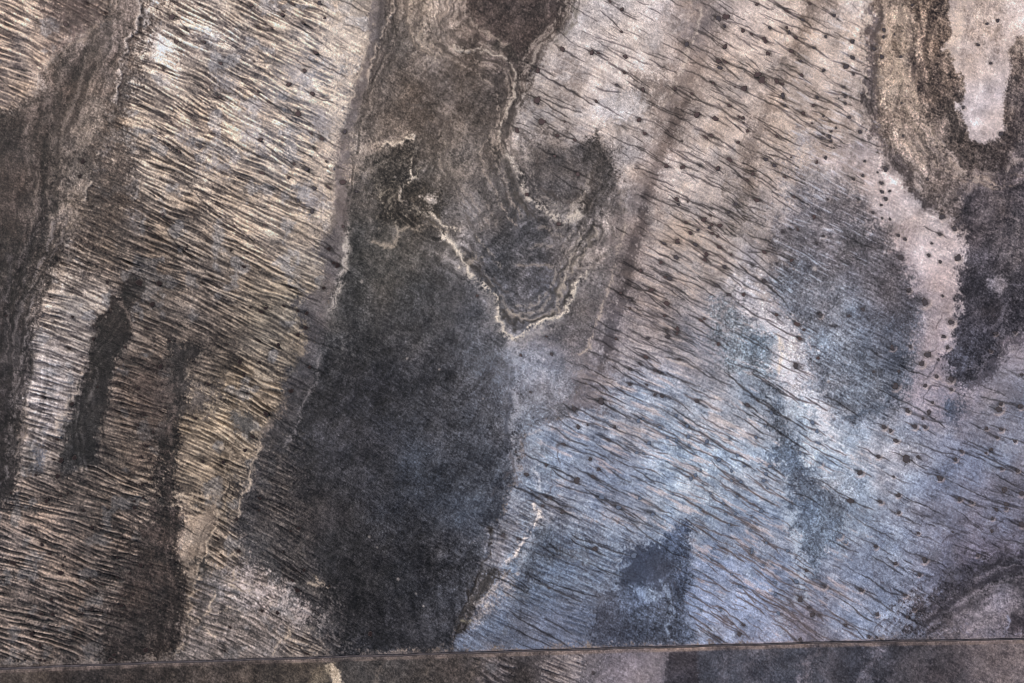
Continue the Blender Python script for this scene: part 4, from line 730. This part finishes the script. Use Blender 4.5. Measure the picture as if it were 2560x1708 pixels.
# isolated pale stones / bright salt knobs
for pn, x, y, r in (('E',195,375,9),('E',490,880,7),('E',700,950,7),('E',990,1138,5),('H',430,888,9),('H',245,610,8),('H',295,685,6),('H',550,985,6),('H',600,1065,6),('F',985,292,14),('F',1075,1030,9),
                    ('B',190,520,12),('B',385,110,10),('B',1655,1250,7),('B',650,1300,10),('G',1790,910,8),('G',1200,1035,0),('I',695,960,10),('H',1008,1065,14),('A',420,960,5),('B',1920,360,0),
                    ('B',415,1155,7),('H',1210,850,11),('G',1315,828,11)):
    (u, v), = P(pn, [(x, y)]); r *= K
    if r < 1: continue
    sl_ = win([(u, v)], r * 3); d = np.hypot(UU[sl_] - u + 1.5 * WX2[sl_], VV[sl_] - v + 1.5 * WY2[sl_])
    paint(sl_, np.clip(1.6 - d / r, 0, 1) * .5, (200, 190, 178), .5)

# worn arrises either side of the joint, dusty at the left end
tx = [p[0] for p in TR]; ty = [p[1] for p in TR]
TY = np.interp(us, tx, ty).astype(np.float32)
dv = VV - TY[None, :]
m = np.exp(-((dv - 3) / 8.) ** 4) * (.75 + .3 * MOT) * .8
vg = np.stack([np.interp(us, [0, 400, 1200, 1700, 2560], [c[k] for c in ((104,92,90),(108,95,92),(98,88,86),(128,108,96),(112,99,96))]) for k in range(3)], -1).astype(np.float32)[None]
COL = COL * (1 - m[..., None]) + (vg * (1 + .10 * spk + .16 * MOT + .1 * FINE)[..., None]) * m[..., None]
for off_, wd_, c_, a_ in ((-5, 1.6, (160,146,136), .25), (8.5, 2.0, (156,136,120), .4)):
    m = np.exp(-((dv - off_ + .5 * WY2) / wd_) ** 2) * np.clip(a_ * (.7 + MOT), 0, 1)
    COL = COL * (1 - m[..., None]) + np.array(c_, np.float32) * m[..., None]
HT *= 1 - .7 * np.exp(-(dv / 14) ** 2)

# mute the saturation, then cool the painted sky sheen
gr_ = COL.mean(-1, keepdims=True); COL = gr_ + (COL - gr_) * np.where(COL[..., 2:3] > COL[..., 0:1], .55 + .25 * sstep(60, 160, gr_), .70)
bl = sstep(2, 22, COL[..., 2] - COL[..., 0])[..., None]
COL *= 1 + bl * np.array((-.036, .01, .012), np.float32)
COL = 115 + (COL - 115) * 1.24 + 1
COL *= np.array((1.03, .995, .985), np.float32)
COL = np.clip(COL, 6, 250)
GAIN = 1.0
lin = (COL / 255.) ; lin = np.where(lin <= .04045, lin / 12.92, ((lin + .055) / 1.055) ** 2.4) * GAIN
lin = np.clip(lin, 0, .9).astype(np.float32)
HT = (blur(HT, .8) - HT.mean()).astype(np.float32)

# ---------------------------------------------------------------- materials
def mat(name, col=(.1, .1, .1), rough=.9, spec=.2):
    m = bpy.data.materials.new(name); m.use_nodes = True; b = m.node_tree.nodes['Principled BSDF']
    b.inputs['Base Color'].default_value = (*col, 1); b.inputs['Roughness'].default_value = rough
    b.inputs['Specular IOR Level'].default_value = spec
    return m, m.node_tree, b
def noise(t, scale, detail=3, rough=.6):
    n = t.nodes.new('ShaderNodeTexNoise'); n.inputs['Scale'].default_value = scale / HS
    n.inputs['Detail'].default_value = detail; n.inputs['Roughness'].default_value = rough
    tc = t.nodes.get('TC') or t.nodes.new('ShaderNodeTexCoord'); tc.name = 'TC'
    t.links.new(tc.outputs['Object'], n.inputs['Vector']); return n
gm, t, b = mat('streaked_stone', rough=.55, spec=.25)
at = t.nodes.new('ShaderNodeAttribute'); at.attribute_name = 'crust'
ag = t.nodes.new('ShaderNodeAttribute'); ag.attribute_name = 'grain'
n1 = noise(t, 1.15, 2, .75); n3 = noise(t, .8, 3, .7)
mr = t.nodes.new('ShaderNodeMapRange'); mr.inputs['From Min'].default_value = .32; mr.inputs['From Max'].default_value = .68
mr.inputs['To Min'].default_value = -1; mr.inputs['To Max'].default_value = 1; t.links.new(n1.outputs['Fac'], mr.inputs['Value'])
mu = t.nodes.new('ShaderNodeMath'); mu.operation = 'MULTIPLY'; t.links.new(mr.outputs[0], mu.inputs[0]); t.links.new(ag.outputs['Fac'], mu.inputs[1])
ma = t.nodes.new('ShaderNodeMath'); ma.operation = 'MULTIPLY_ADD'; ma.inputs[1].default_value = .6; ma.inputs[2].default_value = 1.0; t.links.new(mu.outputs[0], ma.inputs[0])
vm = t.nodes.new('ShaderNodeVectorMath'); vm.operation = 'SCALE'; t.links.new(at.outputs['Color'], vm.inputs[0]); t.links.new(ma.outputs[0], vm.inputs['Scale'])
t.links.new(vm.outputs[0], b.inputs['Base Color'])
bp = t.nodes.new('ShaderNodeBump'); bp.inputs['Strength'].default_value = .6; bp.inputs['Distance'].default_value = .7 * HS
t.links.new(n3.outputs['Fac'], bp.inputs['Height']); t.links.new(bp.outputs[0], b.inputs['Normal'])

def variegated(name, c1, c2, scale, rough, spec):
    m, t, b = mat(name, rough=rough, spec=spec); n = noise(t, scale)
    r = t.nodes.new('ShaderNodeValToRGB'); r.color_ramp.elements[0].color = (*c1, 1); r.color_ramp.elements[1].color = (*c2, 1)
    r.color_ramp.elements[0].position = .35; r.color_ramp.elements[1].position = .65
    t.links.new(n.outputs['Fac'], r.inputs[0]); t.links.new(r.outputs[0], b.inputs['Base Color']); return m
trk = variegated('joint_mortar', (.050,.043,.047), (.115,.097,.100), .12, .85, .15)
wat_brown = variegated('rusty_pit', (.060,.038,.038), (.115,.078,.076), .6, .55, .2)
wat_dark = variegated('dark_pit', (.050,.040,.043), (.095,.080,.088), .6, .55, .2)
wat_deep = variegated('black_pit', (.012,.006,.006), (.030,.017,.017), .6, .55, .2)
wat_blue = variegated('blue_grey_pit', (.115,.135,.185), (.16,.19,.26), .6, .5, .2)
rim_brown = variegated('rusty_pit_edge', (.035,.026,.025), (.085,.068,.062), .9, .9, .1)
rim_grey = variegated('grey_pit_edge', (.05,.055,.075), (.10,.11,.145), .9, .9, .1)

# ---------------------------------------------------------------- the two slabs
def link_prop(o, **k):
    for a_, b_ in k.items(): o[a_] = b_
    C.objects.link(o); return o
FAR = np.arange(16, 1700, 16, dtype=np.float32)
def slab_face(name, low, parent):
    """one slab: relief face that follows the sawn joint edge, rounded arris, sides 20 mm deep"""
    uc = np.concatenate([U0 - FAR[::-1], us, U1 + FAR])
    if not low:
        t_ = np.concatenate([(V0 - FAR[::-1] - V0), (np.arange(V0, 1636.1, STEP) - V0)]).astype(np.float32)
    else:
        t_ = np.concatenate([np.arange(0, V1 - 1636, STEP), (V1 - 1636) + FAR]).astype(np.float32)
    edge = np.interp(uc, tx, ty).astype(np.float32) + .5 * np.sin(uc / 37.) + .35 * np.sin(uc / 13.)
    GAP = np.interp(uc, [0, 250, 1000, 2560], [1.6, 1.9, 2.4, 2.0]).astype(np.float32)
    T, E = np.meshgrid(t_, edge, indexing='ij'); UC = np.broadcast_to(uc, T.shape)
    G_ = np.broadcast_to(GAP, T.shape)
    if not low: V_ = np.where(T < 0, V0 + T, V0 + T * (E - G_ - V0) / (1636 - V0)); dist = E - G_ - V_
    else: V_ = E + G_ + T * np.where(T < V1 - 1636, 1, 1); dist = V_ - E - G_
    mu_ = np.abs(((UC - U0) / STEP + NX - 1) % (2 * (NX - 1)) - (NX - 1)); mu_ = NX - 1 - mu_; mu_ = np.where(mu_ < 0, -mu_, mu_)
    mv_ = (V_ - V0) / STEP; per = 2 * (NY - 1); mv_ = np.abs((mv_ + per) % per); mv_ = np.where(mv_ > NY - 1, per - mv_, mv_)
    if low: mv_ = np.maximum(mv_, (E + 3 - V0) / STEP)
    mu2 = ((UC - U0) / STEP); pu = 2 * (NX - 1); mu2 = np.abs((mu2 + pu) % pu); mu2 = np.where(mu2 > NX - 1, pu - mu2, mu2)
    Z = bil(HT, mv_, mu2) * HS - np.clip(1 - dist / 4.5, 0, 1) ** 2 * .0007
    co = np.stack([(UC - 1280) * M, (854 - V_) * M, Z], -1)
    cc_ = np.stack([bil(np.ascontiguousarray(lin[..., k]), mv_, mu2) for k in range(3)] + [np.ones_like(Z)], -1)
    gg = bil((.12 + .88 * np.clip(GR, 0, 1) ** 1.5).astype(np.float32), mv_, mu2)
    # sides: one ring of vertices round the border pushed down 20 mm
    ny, nx = Z.shape
    a_ = np.arange(nx * ny, dtype=np.int32).reshape(ny, nx)
    q = np.stack([a_[:-1, :-1], a_[1:, :-1], a_[1:, 1:], a_[:-1, 1:]], -1).reshape(-1, 4)
    ring = np.concatenate([a_[0, :-1], a_[:-1, -1], a_[-1, :0:-1], a_[:0:-1, 0]])
    cof = co.reshape(-1, 3); low_ = cof[ring].copy(); low_[:, 2] = -.020
    nr = len(ring); base = nx * ny; idx = np.arange(nr); nxt = (idx + 1) % nr
    sq = np.stack([ring[idx], ring[nxt], base + nxt, base + idx], -1).astype(np.int32)
    allv = np.concatenate([cof, low_]).astype(np.float32); allq = np.concatenate([q, sq])
    me = bpy.data.meshes.new(name)
    me.vertices.add(len(allv)); me.vertices.foreach_set('co', allv.ravel())
    me.loops.add(allq.size); me.loops.foreach_set('vertex_index', allq.ravel().astype(np.int32))
    me.polygons.add(len(allq)); me.polygons.foreach_set('loop_start', np.arange(0, allq.size, 4, dtype=np.int32))
    sm = np.ones(len(allq), bool); sm[len(q):] = False; me.polygons.foreach_set('use_smooth', sm)
    me.update(calc_edges=True)
    ca = me.color_attributes.new('crust', 'FLOAT_COLOR', 'POINT')
    cf = cc_.reshape(-1, 4); ca.data.foreach_set('color', np.concatenate([cf, cf[ring]]).astype(np.float32).ravel())
    ga = me.attributes.new('grain', 'FLOAT', 'POINT'); gf = gg.reshape(-1); ga.data.foreach_set('value', np.concatenate([gf, gf[ring]]).astype(np.float32))
    me.materials.append(gm)
    o = bpy.data.objects.new(name, me); o.parent = parent; C.objects.link(o); return len(allv)
slabs = []
for low, lab in ((False, 'large upper stone slab with cream and blue grey streaks, dark patches and round pits'),
                 (True, 'lower stone slab below the joint, dark grey brown with faint slanting bands')):
    e = bpy.data.objects.new('stone_slab', None); e.empty_display_size = .1
    link_prop(e, kind='thing', label=lab, category='stone slab', group='stone slabs laid edge to edge'); slabs.append(e)
    nverts = slab_face('face', low, e)

def mesh(name, vs_, fs_, m, smooth=True):
    d = bpy.data.meshes.new(name); d.from_pydata(vs_, [], fs_); d.materials.append(m)
    if smooth:
        for p in d.polygons: p.use_smooth = True
    return d
def gh(u, v):
    j = min(max(int(round((v - V0) / STEP)), 0), NY - 1); i = min(max(int(round((u - U0) / STEP)), 0), NX - 1); return float(HT[j, i])

# ---------------------------------------------------------------- mortar joint, sunk between the two arrises, and the bed under the slabs
def make_joint():
    V, F = [], []; rs = random.Random(3); n = 1500; u0, u1 = U0 - 1690, U1 + 1690
    prof = (-5, -2.2, -.8, .8, 2.2, 5)
    for k in range(n + 1):
        u = u0 + (u1 - u0) * k / n; v = float(np.interp(u, tx, ty)) + .5 * math.sin(u / 37.) + .35 * math.sin(u / 13.)
        lift = float(np.interp(u, [0, 300, 700, 1200], [-.00015, -.0003, -.0006, -.0009]))
        for i_, o_ in enumerate(prof):
            V.append(((u - 1280) * M, (854 - v - o_) * M, lift + (-.0002 if 0 < i_ < 5 else -.002) + rs.uniform(-.0002, .0002)))
    p = len(prof)
    for k in range(n):
        for q_ in range(p - 1): F.append((k * p + q_, k * p + q_ + 1, (k + 1) * p + q_ + 1, (k + 1) * p + q_))
    o = bpy.data.objects.new('mortar_joint', mesh('mortar_joint', V, F, trk))
    link_prop(o, label='thin dark mortar joint running between the two stone slabs', category='joint')
make_joint()
bd = variegated('mortar_bed', (.10,.095,.09), (.19,.18,.165), .02, .95, .1)
x_ = 6.0
link_prop(bpy.data.objects.new('ground', mesh('ground', [(-x_,-x_,-.0205),(x_,-x_,-.0205),(x_,x_,-.0205),(-x_,x_,-.0205)], [(0,1,2,3)], bd)), kind='structure')

# ---------------------------------------------------------------- pools: shared shapes, one object each
def pool_meshes(seed, wm, rm):
    rs = random.Random(seed); n = 22
    ph = [rs.uniform(0, 6.28) for _ in range(4)]; am = [.13, .10, .08, .07]
    rad = [1 + sum(am[q_] * math.sin((q_ + 2) * 2 * math.pi * k / n + ph[q_]) for q_ in range(4)) + rs.uniform(-.09, .09) for k in range(n)]
    W_ = [(0, 0, .02)]; Fw = []
    for f_, zz in ((.5, .02), (.93, .0)):
        W_ += [(rad[k] * f_ * math.cos(6.28318 * k / n), rad[k] * f_ * math.sin(6.28318 * k / n), zz) for k in range(n)]
    for k in range(n):
        k2 = (k + 1) % n; Fw.append((0, 1 + k, 1 + k2)); Fw.append((1 + k, 1 + n + k, 1 + n + k2, 1 + k2))
    Rr, Fr = [], []
    pr = ((.86, -.03), (.92, .02), (.97, .04), (1.04, .02), (1.14, -.12))
    for f_, zz in pr:
        Rr += [(rad[k] * f_ * math.cos(6.28318 * k / n), rad[k] * f_ * math.sin(6.28318 * k / n), zz) for k in range(n)]
    for a_ in range(len(pr) - 1):
        for k in range(n):
            k2 = (k + 1) % n; Fr.append((a_ * n + k, (a_ + 1) * n + k, (a_ + 1) * n + k2, a_ * n + k2))
    return mesh('water', W_, Fw, wm), mesh('rim', Rr, Fr, rm)
def join_pit(seed, wm, rm):
    a_, b_ = pool_meshes(seed, wm, rm); n0 = len(a_.vertices)
    d = bpy.data.meshes.new('pit')
    d.from_pydata([tuple(v.co) for v in a_.vertices] + [tuple(v.co) for v in b_.vertices], [], [tuple(p.vertices) for p in a_.polygons] + [tuple(i_ + n0 for i_ in p.vertices) for p in b_.polygons])
    d.materials.append(wm); d.materials.append(rm)
    for k_, p in enumerate(d.polygons): p.use_smooth = True; p.material_index = 0 if k_ < len(a_.polygons) else 1
    bpy.data.meshes.remove(a_); bpy.data.meshes.remove(b_); return d
kinds = {'deep': [join_pit(30 + s_, wat_deep, rim_brown) for s_ in range(6)], 'brown': [join_pit(s_, wat_brown, rim_brown) for s_ in range(6)],
         'dark': [join_pit(10 + s_, wat_dark, rim_brown) for s_ in range(6)], 'blue': [join_pit(20 + s_, wat_blue, rim_grey) for s_ in range(6)]}
pools.sort(key=lambda p: -p[2])
rp = random.Random(11); PV, PF, PM = [], [], []
mats_ = [wat_deep, wat_brown, wat_dark, wat_blue, rim_brown, rim_grey]
for k, (u, v, r) in enumerate(pools):
    kind = 'blue' if is_blue(u, v) else 'deep' if (u < 1100 and v > 620) or (u < 350 and v > 250) else ('dark' if (u > 1150 and v > 900) or (u > 2050) or rp.random() < .3 else 'brown')
    d = kinds[kind][k % 6]; z0 = gh(u, v) * HS + .35 * HS; sc = r * M * rp.uniform(.66, .9); sy = sc * rp.uniform(.8, 1.0); th = rp.uniform(0, 6.28); sz = 2.2 * HS
    if k < 100:
        o = bpy.data.objects.new('pit', d); o.parent = slabs[0]; o.location = ((u - 1280) * M, (854 - v) * M, z0)
        o.rotation_euler = (0, 0, th); o.scale = (sc, sy, sz)
        if kind == 'blue': o['label'] = 'blue grey round pit'
        C.objects.link(o)
    else:     # the many smaller ones as one part
        base = len(PV); c_, s_ = math.cos(th), math.sin(th)
        for q_ in d.vertices:
            x, y = q_.co.x * sc, q_.co.y * sy; PV.append(((u - 1280) * M + x * c_ - y * s_, (854 - v) * M + x * s_ + y * c_, z0 + q_.co.z * sz))
        for p in d.polygons: PF.append(tuple(base + i_ for i_ in p.vertices)); PM.append(mats_.index(d.materials[p.material_index]))
sp_ = mesh('small_pits', PV, PF, mats_[0])
for m_ in mats_[1:]: sp_.materials.append(m_)
sp_.polygons.foreach_set('material_index', PM)
o = bpy.data.objects.new('small_pits', sp_); o.parent = slabs[0]; o['kind'] = 'stuff'; C.objects.link(o)
print('pits', len(pools), 'rills', cnt, 'verts', nverts)
